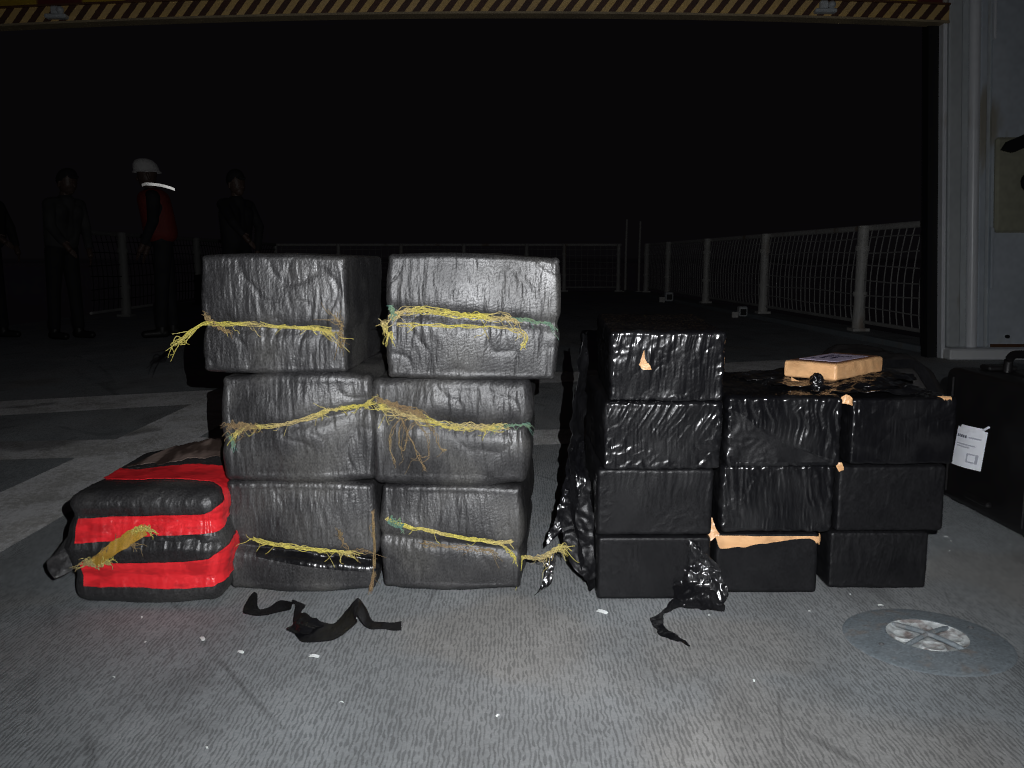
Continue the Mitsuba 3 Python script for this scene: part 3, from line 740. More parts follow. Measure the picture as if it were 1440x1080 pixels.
twine(S, [(-0.800, 0.180), (-0.818, 0.186), (-0.838, 0.182)], k, seed=81, n=7, R=0.007, fray=(7, 5), flen=0.02, stray=4, off=0.012)
twine(S, [(-0.90, 0.118), (-0.930, 0.106), (-0.955, 0.110)], k, seed=82, n=9, R=0.010, fray=(7, 9), flen=0.022, stray=6, off=0.008)
twine(S, [(-0.84, 0.150), (-0.88, 0.155), (-0.90, 0.140)], k, m='pale_twine', seed=83, n=5, R=0.006, fray=(7, 5), flen=0.03, stray=6, off=0.006)
put('loose_flap', crumple([(-0.99, RY + 0.03, 0.16), (-1.03, RY + 0.02, 0.12), (-1.02, RY + 0.03, 0.07)], [(0.0, 0.02, 0.03), (0.02, 0.02, 0.02), (0.02, 0.02, 0.01)], 30, 14, 0.008, 30, 5), 'black_sack', k, smooth=50)
# torn middle layer of the bale's wrapping that laps over the tape edges
put('loose_flap', crumple([(-0.81, RY - .004, 0.148), (-0.76, RY - .006, 0.140), (-0.70, RY - .004, 0.138), (-0.655, RY + .006, 0.140)],
                          [(0.0, -0.004, 0.030), (0, -0.004, 0.026), (0, -0.004, 0.030), (0, -0.004, 0.022)], 60, 26, 0.006, 38, 15), 'black_sack', k, smooth=50)

# ------------------------------------------------------------------ the smaller boxes wrapped in black film, at the right
GF = 'boxes wrapped in black stretch film'


def film_box(label, geo, disp, m='black_film', **kw):
    S = Soft(*geo, 0.009, disp, **kw)
    k = tag(put('wrapped_box', S.mesh((0.0024, 0.009, 0.0024)), m, smooth=True), label, 'box', GF)
    return S, k


D = 0.40
F = {}
F['a4'] = film_box('topmost film wrapped box, alone on the tall column, small tan tear in its shiny face', (0.222, 0.474, 1.950, D, 0.472, 0.628), film_disp(101, 0.0024, 0.12, 1.1, 0.0022, knots=0.25, cover=-0.04), yaw=-1.5, tilt=2.0)
F['a3'] = film_box('second box from the top of the tall film wrapped column, shiny crumpled face', (0.202, 0.467, 1.952, D, 0.314, 0.4695), film_disp(102, 0.0024, 0.55, 0.8, 0.0022, knots=0.3, cover=-0.03), yaw=0.8, tilt=1.4)
F['a2'] = film_box('third box from the top of the tall film wrapped column, smooth dull face', (0.195, 0.457, 1.954, D, 0.156, 0.3115), film_disp(103, 0.0010, 0.0, 0.8, 0.002), 'dull_film', yaw=-0.6)
F['a1'] = film_box('lowest box of the tall film wrapped column, dull face with torn film at its right', (0.193, 0.453, 1.955, D, 0.003, 0.1535), film_disp(104, 0.0006, 0.0, 0.3, 0.002), 'dull_film', yaw=0.5)
F['b3'] = film_box('top film wrapped box of the centre column, upright wrinkles above a smooth diagonal layer', (0.495, 0.753, 1.995, D, 0.311, 0.471), film_disp(105, 0.0030, -0.05, 0.2, 0.003, dull=(-0.10, 0.036, -0.50), cover=0.35), yaw=-1.0, tilt=1.0)
F['b2'] = film_box('middle film wrapped box of the centre column, wrinkles fanning from its upper left corner', (0.481, 0.740, 1.997, D, 0.151, 0.3085), film_disp(106, 0.0026, -0.12, 0.5, 0.003, cover=0.12), yaw=0.8)
F['b1'] = film_box('lowest film wrapped box of the centre column, tan tape along its top edge', (0.476, 0.716, 1.998, D, 0.003, 0.1485), film_disp(107, 0.0006, 0.0, 0.3, 0.002), 'dull_film', yaw=-0.5)
F['c3'] = film_box('top film wrapped box of the right column, next to the case with the white tag', (0.777, 1.024, 2.025, D, 0.304, 0.461), film_disp(108, 0.0016, 0.05, 0.1, 0.003, knots=0.3), yaw=2.0)
F['c2'] = film_box('middle film wrapped box of the right column, plain dark face', (0.760, 1.014, 2.026, D, 0.144, 0.3015), film_disp(109, 0.0010, 0.1, 0.6, 0.002), 'dull_film', yaw=0.6)
F['c1'] = film_box('lowest film wrapped box of the right column, nearest the round deck fitting', (0.754, 0.987, 2.027, D, 0.003, 0.1415), film_disp(110, 0.0014, 0.0, 0.6, 0.002), 'dull_film', yaw=-0.8)

S, k = F['a4']
put('tan_tear', strip(S, [(0.290, 1.93, 0.580), (0.284, 1.93, 0.560), (0.281, 1.93, 0.547), (0.290, 1.93, 0.536)], [(0.2905, 1.93, 0.580), (0.293, 1.93, 0.560), (0.302, 1.93, 0.548), (0.308, 1.93, 0.537)], 26, 8, 0.0016, 2, 0.1), 'tan_tape', k, smooth=50)
S, k = F['b3']
put('film_layer', strip(S, [(0.499, 1.97, 0.440), (0.525, 1.97, 0.427), (0.56, 1.97, 0.398), (0.60, 1.97, 0.371), (0.65, 1.97, 0.350), (0.70, 1.97, 0.335), (0.735, 1.97, 0.325)],
                          [(0.499, 1.97, 0.318), (0.525, 1.97, 0.318), (0.56, 1.97, 0.318), (0.60, 1.97, 0.318), (0.65, 1.97, 0.318), (0.70, 1.97, 0.318), (0.735, 1.97, 0.318)], 90, 30, 0.0016, 5, 0.0), 'dull_film', k, smooth=50)
S, k = F['b1']
put('tan_tape', strip(S, [(0.455, 2.03, 0.185), (0.462, 1.985, 0.162), (0.485, 1.97, 0.150), (0.57, 1.97, 0.148), (0.66, 1.97, 0.149), (0.705, 1.97, 0.148)],
                      [(0.455, 2.03, 0.160), (0.463, 1.985, 0.132), (0.487, 1.97, 0.112), (0.57, 1.97, 0.121), (0.66, 1.97, 0.136), (0.712, 1.97, 0.138)], 110, 14, 0.0028, 6, 0.12), 'tan_tape', k, smooth=50)
put('tan_tape', strip(S, [(0.685, 1.97, 0.146), (0.70, 1.97, 0.143), (0.722, 2.0, 0.150)], [(0.69, 1.97, 0.138), (0.705, 1.97, 0.130), (0.722, 2.0, 0.125)], 30, 8, 0.0045, 8, 0.4), 'tan_tape', k, smooth=50)
put('tan_tape', crumple([(0.452, 1.992, 0.186), (0.455, 1.985, 0.165), (0.466, 1.975, 0.145)], [(0.010, 0, 0.002), (0.012, 0, 0.004), (0.012, 0, 0.008)], 26, 10, 0.005, 40, 9), 'tan_tape', k, smooth=50)
S, k = F['c3']
put('tan_tear', crumple([(0.748, 1.997, 0.462), (0.757, 1.992, 0.464), (0.773, 1.994, 0.459)], [(0.002, 0, 0.008), (0.001, 0, 0.010), (-0.001, 0, 0.008)], 20, 10, 0.004, 60, 14), 'tan_tape', k, smooth=50)
put('tan_tear', strip(S, [(0.985, 2.02, 0.50), (1.0, 2.02, 0.50), (1.015, 2.02, 0.49)], [(0.992, 2.02, 0.466), (1.0, 2.02, 0.463), (1.015, 2.02, 0.460)], 20, 8, 0.003, 4, 0.3), 'tan_tape', k, smooth=50)
S, k = F['c2']
put('tan_tear', crumple([(0.757, 2.018, 0.312), (0.762, 2.016, 0.302), (0.766, 2.018, 0.291)], [(0.006, 0, 0.002), (0.007, 0, 0.002), (0.005, 0, 0.002)], 16, 8, 0.004, 60, 4), 'tan_tape', k, smooth=50)

# rags of film: top of the centre column, under the tan package
k = thing('film_bundle', 'crumpled black film lying on the right boxes under the tan package', 'plastic film')
rag = []
for j, (x, y, z, a, b, w) in enumerate(((0.74, 2.16, 0.478, 0.12, 0.01, 0.07), (0.86, 2.18, 0.476, 0.12, -0.02, 0.08), (0.92, 2.28, 0.478, 0.11, 0.02, 0.09), (0.70, 2.28, 0.480, 0.12, 0.02, 0.07), (0.84, 2.09, 0.470, 0.14, 0.01, 0.05))):
    rag.append(crumple([(x - a, y - b, z), (x, y, z + 0.006), (x + a, y + b, z)], [(0, w, 0), (0.01, w, 0.004), (0, w * 0.7, 0)], 60, 30, 0.018, 22, 200 + j))
put('sheet', cat_mesh(rag), 'black_film', k, smooth=50)
kb = trimesh.creation.icosphere(4, 0.021)
kv = np.array(kb.vertices)
kv = kv * (1 + 1.1 * (fbm(kv * 75, 3, 7)[:, None] - 0.5)) * [0.8, 0.9, 0.95] + [0.735, 2.12, 0.488]
put('knot', (kv, kb.faces), 'black_film', k, smooth=True)
put('tan_strip', crumple([(0.688, 2.17, 0.482), (0.70, 2.165, 0.476), (0.715, 2.16, 0.470)], [(0.0, 0.006, 0.010), (0, 0.006, 0.009), (0, 0.004, 0.006)], 20, 8, 0.004, 50, 12), 'tan_tape', k, smooth=50)

# the tan taped package with the printed card on top
c4 = np.array([(0.685, 2.222), (0.780, 2.131), (0.974, 2.322), (0.879, 2.413)])
hulls = []
zb, zt, r = 0.486, 0.527, 0.007
cen = c4.mean(0)
for x, y in c4:
    d = (cen - (x, y)) / np.linalg.norm(cen - (x, y))
    for z in (zb + r, zt - r):
        s = trimesh.creation.icosphere(2, r)
        hulls.append(np.array(s.vertices) + [x + d[0] * r * 1.4, y + d[1] * r * 1.4, z])
pk = m3.Manifold.hull_points(np.vstack(hulls).astype(np.float32)).refine_to_length(0.006).to_mesh()
pv = pk.vert_properties[:, :3].astype(float)
pv = pv + 0.0018 * (np.stack([fbm(pv * 30 + 9 * q, 3, 31 + q) for q in range(3)], -1) - 0.5) * 2
k = tag(put('tan_package', (pv, pk.tri_verts), 'tan_tape', smooth=40), 'tan taped brick shaped package with printed top, lying on the right boxes', 'package')
ex, ey = (c4[1] - c4[0]), (c4[2] - c4[1])


def on_top(u, v, z):
    q = c4[0] + ex * u + ey * v
    return (q[0], q[1], z)


def plate_on(u0, u1, v0, v1, z0, z1):
    a = [on_top(u, v, z) for z in (z0, z1) for u, v in ((u0, v0), (u1, v0), (u1, v1), (u0, v1))]
    h = m3.Manifold.hull_points(np.array(a, np.float32)).to_mesh()
    return h.vert_properties[:, :3], h.tri_verts


put('dark_cover', plate_on(0.06, 0.94, 0.05, 0.95, zt - 0.002, zt + 0.0015), 'brown_band', k)
put('printed_card', plate_on(0.13, 0.87, 0.16, 0.82, zt + 0.0017, zt + 0.0025), 'print_card', k)
rng = np.random.default_rng(5)
bits = [plate_on(u, u + du, v, v + dv_, zt + 0.0026, zt + 0.003) for u, du, v, dv_ in
        [(0.34, 0.10, 0.34, 0.06), (0.30, 0.06, 0.42, 0.14), (0.40, 0.16, 0.46, 0.05), (0.52, 0.07, 0.36, 0.12), (0.44, 0.2, 0.56, 0.05), (0.26, 0.1, 0.60, 0.08), (0.60, 0.12, 0.60, 0.05), (0.36, 0.06, 0.66, 0.06), (0.2, 0.08, 0.30, 0.05)]]
put('print', cat_mesh(bits), 'dark_print', k)

# torn film hanging down the left of the tall column
k = thing('torn_film', 'torn black film flaps hanging down beside the tall box column', 'plastic film')
put('flap', crumple([(0.178, 2.16, 0.60), (0.172, 2.14, 0.50), (0.160, 2.12, 0.40), (0.158, 2.10, 0.30), (0.165, 2.06, 0.20), (0.185, 2.01, 0.10), (0.192, 1.99, 0.02)],
                    [(0.010, 0.06, 0), (0.016, 0.06, 0), (0.022, 0.06, 0), (0.024, 0.06, 0), (0.030, 0.05, 0), (0.028, 0.03, 0), (0.014, 0.02, 0)], 110, 22, 0.014, 24, 300), 'dull_film', k, smooth=50)
put('flap', crumple([(0.160, 2.10, 0.36), (0.150, 2.08, 0.30), (0.145, 2.05, 0.235), (0.120, 2.03, 0.17), (0.098, 2.02, 0.13)],
                    [(0.014, 0.02, 0.004), (0.020, 0.03, 0.004), (0.032, 0.01, 0.014), (0.034, 0.01, 0.024), (0.018, 0.008, 0.014)], 90, 26, 0.012, 30, 310), 'black_film', k, smooth=50)
put('flap', crumple([(0.150, 2.07, 0.25), (0.150, 2.02, 0.17), (0.165, 1.99, 0.10), (0.185, 1.975, 0.05)],
                    [(0.03, 0.01, 0.0), (0.038, 0.01, 0.01), (0.030, 0.01, 0.01), (0.012, 0.01, 0.0)], 70, 24, 0.013, 28, 320), 'dull_film', k, smooth=50)
put('tail', crumple([(0.098, 2.02, 0.10), (0.090, 2.0, 0.06), (0.078, 1.99, 0.022), (0.058, 1.98, 0.010)],
                    [(0.010, 0, 0.002), (0.010, 0, 0.004), (0.014, 0, 0.008), (0.008, 0.006, 0.006)], 50, 12, 0.005, 45, 330), 'black_film', k, smooth=50)
P = curve([(0.020, 2.03, 0.082), (0.045, 2.01, 0.084), (0.070, 1.995, 0.092), (0.093, 1.99, 0.106), (0.112, 1.99, 0.120)], 50)
k = thing('twine_tuft', 'frayed yellow twine tuft between the middle stack and the film boxes', 'twine')
put('cord', strands(P, np.tile([0, -1.0, 0.0], (50, 1)), n=8, R=0.006, r=0.0011, seed=91, fray=(6, 18), flen=0.05, stray=12, down=0.9), 'yellow_twine', k, smooth=50)

# torn film spilling onto the deck between the tall column and the centre column
k = thing('film_spill', 'torn black film spilling onto the deck below the tall box column', 'plastic film')
put('lump', crumple([(0.410, 1.945, 0.145), (0.435, 1.935, 0.09), (0.440, 1.925, 0.045), (0.425, 1.90, 0.010)], [(0.016, 0, 0), (0.034, -0.01, 0), (0.044, -0.01, 0), (0.04, 0, 0)], 70, 40, 0.016, 32, 340), 'black_film', k, smooth=50)
put('lump', crumple([(0.37, 1.93, 0.03), (0.42, 1.91, 0.035), (0.475, 1.915, 0.02)], [(0, 0.02, 0.02), (0, 0.025, 0.028), (0, 0.02, 0.016)], 60, 24, 0.013, 34, 350), 'black_film', k, smooth=50)
put('tail', crumple([(0.385, 1.915, 0.02), (0.345, 1.885, 0.014), (0.318, 1.85, 0.010), (0.312, 1.80, 0.008), (0.318, 1.765, 0.007), (0.345, 1.735, 0.006), (0.358, 1.712, 0.004)],
                    [(0.004, 0.020, 0.008), (0.012, 0.016, 0.008), (0.014, 0.006, 0.006), (0.010, 0.0, 0.003), (0.012, 0.008, 0.0), (0.003, 0.005, 0), (0.0015, 0.001, 0)], 80, 10, 0.006, 50, 360), 'black_film', k, smooth=50)

# strap lying on the deck in front of the left stack
prs = [[(-0.592, 1.987), (-0.583, 1.987)], [(-0.553, 1.849), (-0.545, 1.907)], [(-0.497, 1.892), (-0.521, 1.933)], [(-0.498, 1.933), (-0.465, 1.899)], [(-0.466, 1.805), (-0.457, 1.839)], [(-0.449, 1.753), (-0.443, 1.832)],
       [(-0.421, 1.722), (-0.413, 1.808)], [(-0.375, 1.731), (-0.385, 1.808)], [(-0.333, 1.808), (-0.368, 1.863)], [(-0.332, 1.818), (-0.349, 1.925)], [(-0.312, 1.798), (-0.328, 1.892)], [(-0.284, 1.788), (-0.294, 1.822)], [(-0.233, 1.785), (-0.240, 1.832)]]
zz = [(0.028, 0.022), (0.010, 0.006), (0.006, 0.010), (0.012, 0.014), (0.008, 0.020), (0.006, 0.022), (0.006, 0.014), (0.005, 0.008), (0.010, 0.010), (0.022, 0.020), (0.008, 0.014), (0.005, 0.006), (0.004, 0.004)]
prs[0] = [(-0.588, 1.94), (-0.581, 1.94)]
prs.insert(1, [(-0.585, 1.853), (-0.560, 1.895)])
zz.insert(1, (0.014, 0.005))
E0 = np.array([(*p[0], z[0]) for p, z in zip(prs, zz)])
E1 = np.array([(*p[1], z[1]) for p, z in zip(prs, zz)])
k = thing('black_strap', 'folded black plastic strap lying on the deck before the left stack', 'strap')
put('band', crumple((E0 + E1) / 2, (E1 - E0) / 2, 150, 9, 0.0022, 40, 370, 0.0016), 'strap_plastic', k, smooth=40)
put('crumple', cat_mesh([crumple([(-0.462, 1.80, 0.012), (-0.445, 1.775, 0.020), (-0.41, 1.77, 0.014)], [(0.012, 0.018, 0.006), (0.014, 0.024, 0.004), (0.01, 0.026, 0.004)], 50, 24, 0.009, 55, 380)]), 'strap_plastic', k, smooth=50)

# white scraps on the deck
places = [(-0.808, 1.851), (-0.638, 1.741), (-0.54, 1.678), (-0.39, 1.659), (-0.746, 1.572), (-0.489, 1.329), (-0.748, 1.724), (-0.301, 1.476), (0.2, 1.882), (1.222, 2.419), (1.218, 2.381), (1.173, 2.297), (1.364, 2.351),
          (0.789, 1.987), (0.833, 1.919), (0.661, 1.886), (0.434, 1.863), (-0.024, 1.429), (0.449, 1.558)]
big = {1: 0.010, 2: 0.008, 3: 0.010, 8: 0.013, 9: 0.006, 14: 0.006}
scrap_labels = {1: 'oblong white scrap on the deck, leftmost of three in a row before the left stack', 2: 'oblong white scrap on the deck, middle of three in a row before the left stack',
                3: 'oblong white scrap on the deck below the black strap, rightmost of the three', 8: 'bright white scrap on the deck just left of the tall film box column',
                0: 'tiny white speck on the deck right in front of the red taped bale', 4: 'lone white speck on the deck well below the red taped bale', 5: 'white speck on the deck nearest the bottom edge at the left',
                9: 'white scrap on the deck beside the hard case, farthest of three close together', 11: 'white scrap on the deck beside the hard case, nearest of three close together', 12: 'white scrap on the deck nearest the hard case at the right edge',
                14: 'white scrap lying at the far rim of the round deck fitting'}
rng = np.random.default_rng(77)
for i, (x, y) in enumerate(places):
    L = big.get(i, rng.uniform(0.0028, 0.0048))
    a = -0.5 + rng.normal(0, 0.3) if i in big else rng.uniform(0, PI)
    u = np.array([math.cos(a), math.sin(a), 0])
    w = np.array([-u[1], u[0], 0.25])
    m = crumple([np.array([x, y, 0.0045]) - u * L, np.array([x, y, 0.006]), np.array([x, y, 0.0045]) + u * L], [w * L * 0.35, w * L * 0.4, w * L * 0.3], 10, 5, 0.0012, 200, 400 + i, 0.0006)
    tag(put('white_scrap', m, 'scrap_white', smooth=50), scrap_labels.get(i, 'tiny white scrap lying on the ribbed deck'), 'scrap', 'white scraps strewn on the deck')

# ------------------------------------------------------------------ round tie-down fitting let into the deck
cx, cy = 0.857, 1.745
k = thing('deck_fitting', 'round blue grey tie-down fitting with crossed bars set in the deck', 'deck fitting')
put('plate', lathe([(0.164, 0.0), (0.159, 0.0028), (0.140, 0.0055), (0.100, 0.0095), (0.084, 0.0125), (0.079, 0.0115)], 96, (cx, cy, 0)), 'fitting_paint', k, smooth=40)
put('dish', lathe([(0.0795, 0.0112), (0.074, 0.007), (0.060, 0.003), (0.03, 0.0015), (0.0, 0.001)], 72, (cx, cy, 0)), 'fitting_metal', k, smooth=40)
for j, a in enumerate((35, 125)):
    P = [np.array([math.cos(math.radians(a)) * s, math.sin(math.radians(a)) * s, 0.0065 + 0.006 * (1 - (s / 0.08) ** 2)]) + [cx, cy, 0.0012 * j] for s in np.linspace(-0.078, 0.078, 15)]
    put('cross_bar', tube(P, np.r_[0.004, np.full(13, 0.0052), 0.004], 12), 'fitting_paint', k, smooth=40)
for j in range(4):
    a = math.radians(35 + 45 + 90 * j)
    w = lathe([(0.027, 0.0035), (0.022, 0.0085), (0.018, 0.006), (0.010, 0.0035), (0.0, 0.003)], 28, (cx + math.cos(a) * 0.046, cy + math.sin(a) * 0.046, 0))
    put('well', w, 'fitting_metal', k, smooth=40)
for j in range(2):
    a = math.radians(20 + 180 * j)
    put('screw', lathe([(0.0055, 0.0095), (0.0055, 0.0118), (0.003, 0.0118), (0.0025, 0.0105), (0, 0.0105)], 14, (cx + math.cos(a) * 0.118, cy + math.sin(a) * 0.118, -0.0008)), 'fitting_dark', k, smooth=40)

# ------------------------------------------------------------------ hard case and soft bag behind the right boxes
k = thing('hard_case', 'black hard equipment case with handle and white tag behind the right boxes', 'case')
RC = rot(yaw=1.0)
CO = np.array([1.395, 2.34, 0.0])


def cs(m):
    v, f = cat_mesh([m])
    return (v * [1, 1, 0.955]) @ RC.T + CO, f


def rbx(x0, x1, y0, y1, z0, z1, r):
    P = np.vstack([np.array(trimesh.creation.icosphere(2, r).vertices) + [x, y, z] for x in (x0 + r, x1 - r) for y in (y0 + r, y1 - r) for z in (z0 + r, z1 - r)])
    h = m3.Manifold.hull_points(P.astype(np.float32)).to_mesh()
    return h.vert_properties[:, :3].astype(float), h.tri_verts


put('shell', cs(rbx(0.02, 0.13, 0.0, 0.52, 0.012, 0.455, 0.025)), 'case_plastic', k, smooth=35)
put('lid', cs(rbx(0.137, 0.25, 0.0, 0.52, 0.012, 0.455, 0.025)), 'case_plastic', k, smooth=35)
for j, y in enumerate((0.05, 0.47)):
    put('rib', cs(box(0.012, 0.0195, y - 0.016, y + 0.016, 0.04, 0.43, 0.003)), 'case_plastic', k)
put('rib', cs(box(0.0, 0.019, 0.19, 0.33, 0.055, 0.075, 0.006)), 'case_plastic', k)
for y in (0.10, 0.42):
    put('latch', cs(box(0.09, 0.18, y - 0.03, y + 0.03, 0.4555, 0.472, 0.005)), 'case_plastic', k)
hp = curve([(0.135, 0.15, 0.455), (0.135, 0.152, 0.49), (0.135, 0.18, 0.515), (0.135, 0.26, 0.522), (0.135, 0.34, 0.515), (0.135, 0.368, 0.49), (0.135, 0.37, 0.455)], 40)
put('handle', cs(tube(hp, 0.013, 12)), 'case_plastic', k, smooth=40)
for y in (0.06, 0.46):
    put('foot', cs(box(0.05, 0.21, y - 0.03, y + 0.03, 0.0, 0.0125, 0.003)), 'rubber', k)
G = np.array([[(-0.004 - 0.030 * u - 0.008 * math.sin(PI * u) - 0.014 * (1 - w), 0.205 + 0.108 * u, 0.170 + 0.130 * w - 0.012 * (w > 0.96) * (abs(u - .5) > .38)) for w in np.linspace(0, 1, 16)] for u in np.linspace(0, 1, 14)])
put('tag', cs(sheet(G, 0.0012)), 'tag_paper', k, smooth=50)
# the tag's lines of print are too small to read in the photograph
def ink(u0, u1, w0, w1):
    g = np.array([[(-0.0052 - 0.030 * u - 0.008 * math.sin(PI * u) - 0.014 * (1 - w), 0.204 + 0.108 * u, 0.170 + 0.130 * w) for w in np.linspace(w0, w1, 4)] for u in np.linspace(u0, u1, 6)])
    return sheet(g, 0.0006)


put('tag_print', cs(cat_mesh([ink(u, u + du, 0.70, 0.765) for u, du in ((0.90, 0.05), (0.82, 0.05), (0.74, 0.055), (0.66, 0.05), (0.57, 0.06))])), 'print_ink', k)
put('tag_print', cs(cat_mesh([ink(0.12, 0.5, 0.715, 0.75), ink(0.25, 0.92, 0.53, 0.56), ink(0.4, 0.9, 0.475, 0.50), ink(0.12, 0.20, 0.14, 0.36), ink(0.22, 0.42, 0.14, 0.17), ink(0.22, 0.42, 0.33, 0.36), ink(0.42, 0.46, 0.14, 0.36)])), 'faint_ink', k)
put('tag_string', cs(tube(curve([(-0.012, 0.22, 0.295), (-0.010, 0.205, 0.304), (-0.004, 0.20, 0.310)], 10), 0.0035, 6)), 'tag_paper', k, smooth=50)

k = thing('soft_bag', 'dark soft bag slumped behind the right boxes beside the hard case', 'bag')
def bag_disp(S, p, n):
    return 0.03 * (fbm(p * 5, 3, 61) - 0.5) * 2 + 0.008 * ridge(noise(p * [18, 18, 12], 62)) ** 3 - 0.05 * smooth01(0.3, 1.0, np.abs(p[:, 0]) / S.h[0]) * np.maximum(n[:, 2], 0)
SB = Soft(0.98, 1.34, 2.66, 0.42, 0.003, 0.485, 0.11, bag_disp)
put('body', SB.mesh((0.012, 0.012, 0.012)), 'bag_cloth', k, smooth=True)
hp, hn = SB.lay(curve([(1.04, 2.62, 0.36), (1.07, 2.60, 0.44), (1.12, 2.64, 0.52), (1.20, 2.64, 0.52), (1.26, 2.60, 0.44), (1.28, 2.62, 0.36)], 50), 0.012)
hw = np.gradient(hp, axis=0)
put('strap', crumple(hp, np.cross(hw / np.linalg.norm(hw, axis=1, keepdims=True), hn) * 0.016, 60, 5, 0.002, 20, 64, 0.004), 'dull_film', k, smooth=40)

# ------------------------------------------------------------------ crew in the dark
def limb(bones, refine=0.02, it=8):
    ms = []
    for (a, ra), (b, rb) in bones:
        sp = [m3.Manifold.sphere(r, 20).translate(tuple(map(float, p))) for p, r in ((a, ra), (b, rb))]
        ms.append(m3.Manifold.batch_hull(sp))
    m = m3.Manifold.batch_boolean(ms, m3.OpType.Add).refine_to_length(refine).to_mesh()
    t = trimesh.Trimesh(m.vert_properties[:, :3], m.tri_verts)
    trimesh.smoothing.filter_taubin(t, iterations=it)
    return np.array(t.vertices), np.array(t.faces)


def person(label, x, y, face, hair_or_helmet='helmet', vest=None, shirt='dark_cloth', trousers='dark_cloth', arms=((0.2, 0.35), (0.1, 0.3)), stoop=0.0, strip_on=False, scale=1.0):
    """A standing figure; `face` is the direction it looks in, degrees from +x. arms: (forward reach of elbow, of hand) for the left and right arm."""
    key = thing('person', label, 'person')
    a = math.radians(face)
    Rf = np.array([[math.cos(a), -math.sin(a), 0], [math.sin(a), math.cos(a), 0], [0, 0, 1]])

    def put_in(name, m, mt, sm=True):
        v, f = m
        v = v.copy()
        lean_ = stoop * np.clip(v[:, 2] - 0.9, 0, 1) ** 1.3
        v[:, 0] += lean_
        v[:, 2] -= 0.35 * lean_ * (v[:, 2] > 0.9) * np.clip((v[:, 2] - 0.9), 0, 1)
        return put(name, ((v * scale) @ Rf.T + [x, y, 0.006], f), mt, key, smooth=sm)

    hip, knee, ank = 0.92, 0.50, 0.09
    leg, skinb, shirtb = [], [], []
    for s in (-1, 1):
        fx = 0.05 * s
        leg += [(((0, s * 0.09, hip), 0.095), ((fx * 0.6, s * 0.105, knee), 0.068)), (((fx * 0.6, s * 0.105, knee), 0.068), ((fx, s * 0.11, ank + 0.04), 0.058))]
    leg += [(((0, -0.07, 0.96), 0.105), ((0, 0.07, 0.96), 0.105))]
    head = [(((0.02, 0, 1.60), 0.085), ((0.0, 0, 1.68), 0.095)), (((0.045, 0, 1.555), 0.055), ((0.04, 0, 1.60), 0.065)), (((0.0, 0, 1.45), 0.058), ((0.0, 0, 1.56), 0.056)),
            (((0.098, 0, 1.615), 0.012), ((0.108, 0, 1.590), 0.015)), (((0.086, -0.02, 1.552), 0.010), ((0.086, 0.02, 1.552), 0.010)), (((0.075, 0, 1.53), 0.022), ((0.07, 0, 1.54), 0.03))]
    for s in (-1, 1):
        head += [(((-0.005, s * 0.092, 1.59), 0.012), ((0.0, s * 0.095, 1.64), 0.016)), (((0.082, s * 0.034, 1.632), 0.012), ((0.084, s * 0.028, 1.632), 0.012))]
    tor = [(((0, -0.06, 1.0), 0.12), ((0, -0.09, 1.30), 0.125)), (((0, 0.06, 1.0), 0.12), ((0, 0.09, 1.30), 0.125)), (((0, -0.15, 1.40), 0.075), ((0, 0.15, 1.40), 0.075)), (((0, 0, 1.1), 0.13), ((0, 0, 1.42), 0.10))]
    for s, (el, ha) in zip((-1, 1), arms):
        E = np.array([el, s * 0.25, 1.14 + el * 0.25])
        H = np.array([ha, s * 0.20, 0.92 + max(ha - 0.12, 0) * 0.9])
        tor += [(((0, s * 0.19, 1.40), 0.066), (E, 0.052)), ((E, 0.050), (H, 0.040))]
        dh = (H - E) / np.linalg.norm(H - E)
        W = H + dh * 0.03
        pm = W + dh * 0.075
        skinb += [((H, 0.026), (W, 0.027)), ((W, 0.027), (pm, 0.030))]
        up_ = np.array([0, 0, 1.0])
        for q, (o, L) in enumerate(((-0.024, 0.060), (-0.008, 0.072), (0.008, 0.068), (0.022, 0.052))):
            b0 = pm + up_ * o + dh * 0.015
            b1 = b0 + dh * L * 0.55 + [0, -s * 0.006, 0]
            b2 = b1 + dh * L * 0.4 + [0, -s * 0.02, -0.008]
            skinb += [((b0, 0.0095), (b1, 0.0088)), ((b1, 0.0088), (b2, 0.0078))]
        t0 = W + up_ * 0.02
        t1 = t0 + dh * 0.035 + up_ * 0.026
        skinb += [((t0, 0.012), (t1, 0.010)), ((t1, 0.010), (t1 + dh * 0.028 + [0, -s * 0.012, 0.004], 0.009))]
    core = [(((0, 0, 1.0), 0.08), ((0, 0, 1.46), 0.06)), (((0, -0.18, 1.40), 0.04), ((0, 0.18, 1.40), 0.04))]
    for s, (el, ha) in zip((-1, 1), arms):
        E = np.array([el, s * 0.25, 1.14 + el * 0.25])
        H = np.array([ha, s * 0.20, 0.92 + max(ha - 0.12, 0) * 0.9])
        core += [(((0, s * 0.18, 1.40), 0.042), (E, 0.034)), ((E, 0.034), (H, 0.026))]
        core += [(((0, 0, 1.0), 0.08), ((0, s * 0.1, 0.92), 0.06)), (((0, s * 0.1, 0.92), 0.06), ((0.03 * s, s * 0.105, 0.5), 0.045)), (((0.03 * s, s * 0.105, 0.5), 0.045), ((0.05 * s, s * 0.11, 0.1), 0.035))]
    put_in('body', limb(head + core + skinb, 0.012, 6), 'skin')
    put_in('trousers', limb(leg), trousers)
    put_in('jacket', limb(tor), shirt)
    for s in (-1, 1):
        fx = 0.05 * s
        put_in('boot', limb([(((fx - 0.03, s * 0.11, 0.045), 0.045), ((fx + 0.16, s * 0.125, 0.035), 0.036)), (((fx, s * 0.11, 0.05), 0.05), ((fx, s * 0.11, 0.22), 0.056))]), 'boot_leather')
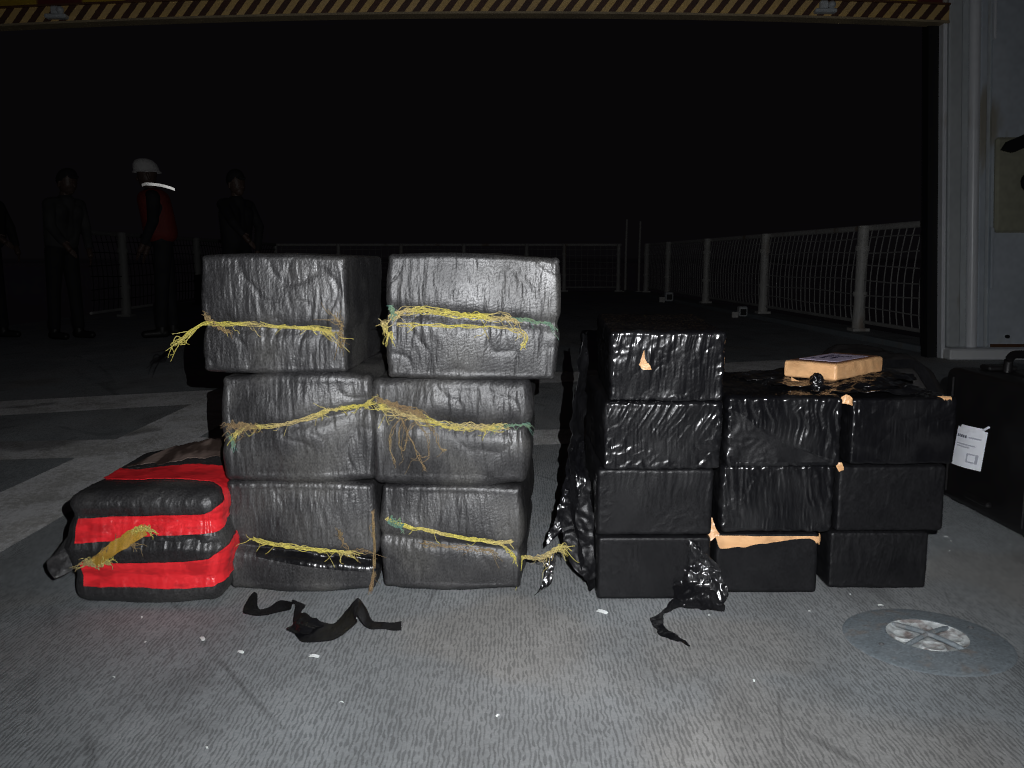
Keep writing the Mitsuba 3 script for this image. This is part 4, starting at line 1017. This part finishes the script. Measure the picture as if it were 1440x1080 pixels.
    if vest:
        put_in('life_vest', limb([(((0.03, -0.07, 1.06), 0.135), ((0.04, -0.075, 1.36), 0.12)), (((0.03, 0.07, 1.06), 0.135), ((0.04, 0.075, 1.36), 0.12)), (((-0.03, -0.08, 1.06), 0.13), ((-0.04, -0.08, 1.38), 0.115)), (((-0.03, 0.08, 1.06), 0.13), ((-0.04, 0.08, 1.38), 0.115)), (((0.0, -0.12, 1.43), 0.062), ((0.0, 0.12, 1.43), 0.062))]), vest)
    if hair_or_helmet == 'helmet':
        prof = [(0.135, -0.004), (0.137, 0.004), (0.122, 0.012), (0.121, 0.03), (0.112, 0.075), (0.085, 0.112), (0.045, 0.130), (0.0, 0.135)]
        hv, hf = lathe(prof, 40)
        hv = hv * [1.02, 0.92, 1.12] + [0.0, 0, 1.668]
        put_in('helmet', (hv, hf), 'helmet_shell')
    else:
        put_in('cap', limb([(((-0.012, 0, 1.68), 0.101), ((-0.012, 0, 1.71), 0.098)), (((0.09, -0.03, 1.70), 0.018), ((0.09, 0.03, 1.70), 0.018)), (((0.05, -0.05, 1.70), 0.02), ((0.13, 0.0, 1.69), 0.012)), (((0.05, 0.05, 1.70), 0.02), ((0.13, 0.0, 1.69), 0.012))]), 'dark_cloth')
    return key, Rf


def shoulder_strip(key, pts, wid, nrm):
    """A reflective band: centre line pts, half-width vector wid; a closed thin band that faces nrm."""
    C = curve(pts, 24)
    W = np.tile(np.asarray(wid, float), (24, 1))
    put('reflective_strip', crumple(C, W, 24, 5, 0.001, 12, 9, 0.004), 'reflector', key, smooth=60)


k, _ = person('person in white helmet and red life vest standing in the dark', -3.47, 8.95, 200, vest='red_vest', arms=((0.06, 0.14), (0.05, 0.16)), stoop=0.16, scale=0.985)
shoulder_strip(k, [(-3.53, 8.66, 1.475), (-3.49, 8.668, 1.487), (-3.40, 8.695, 1.482), (-3.31, 8.725, 1.463), (-3.25, 8.75, 1.440)], (0.0, -0.001, 0.013), None)
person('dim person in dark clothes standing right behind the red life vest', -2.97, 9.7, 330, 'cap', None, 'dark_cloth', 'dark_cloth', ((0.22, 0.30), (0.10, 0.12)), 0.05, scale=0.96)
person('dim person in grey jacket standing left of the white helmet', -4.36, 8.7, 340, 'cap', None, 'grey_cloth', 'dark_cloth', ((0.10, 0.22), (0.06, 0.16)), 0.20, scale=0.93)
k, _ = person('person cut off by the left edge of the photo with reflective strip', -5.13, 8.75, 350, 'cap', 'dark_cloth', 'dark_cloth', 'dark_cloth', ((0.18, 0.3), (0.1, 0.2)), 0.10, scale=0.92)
shoulder_strip(k, [(-5.20, 8.51, 1.20), (-5.10, 8.545, 1.215), (-5.04, 8.575, 1.24), (-4.99, 8.60, 1.265)], (0.0, -0.001, 0.013), None)
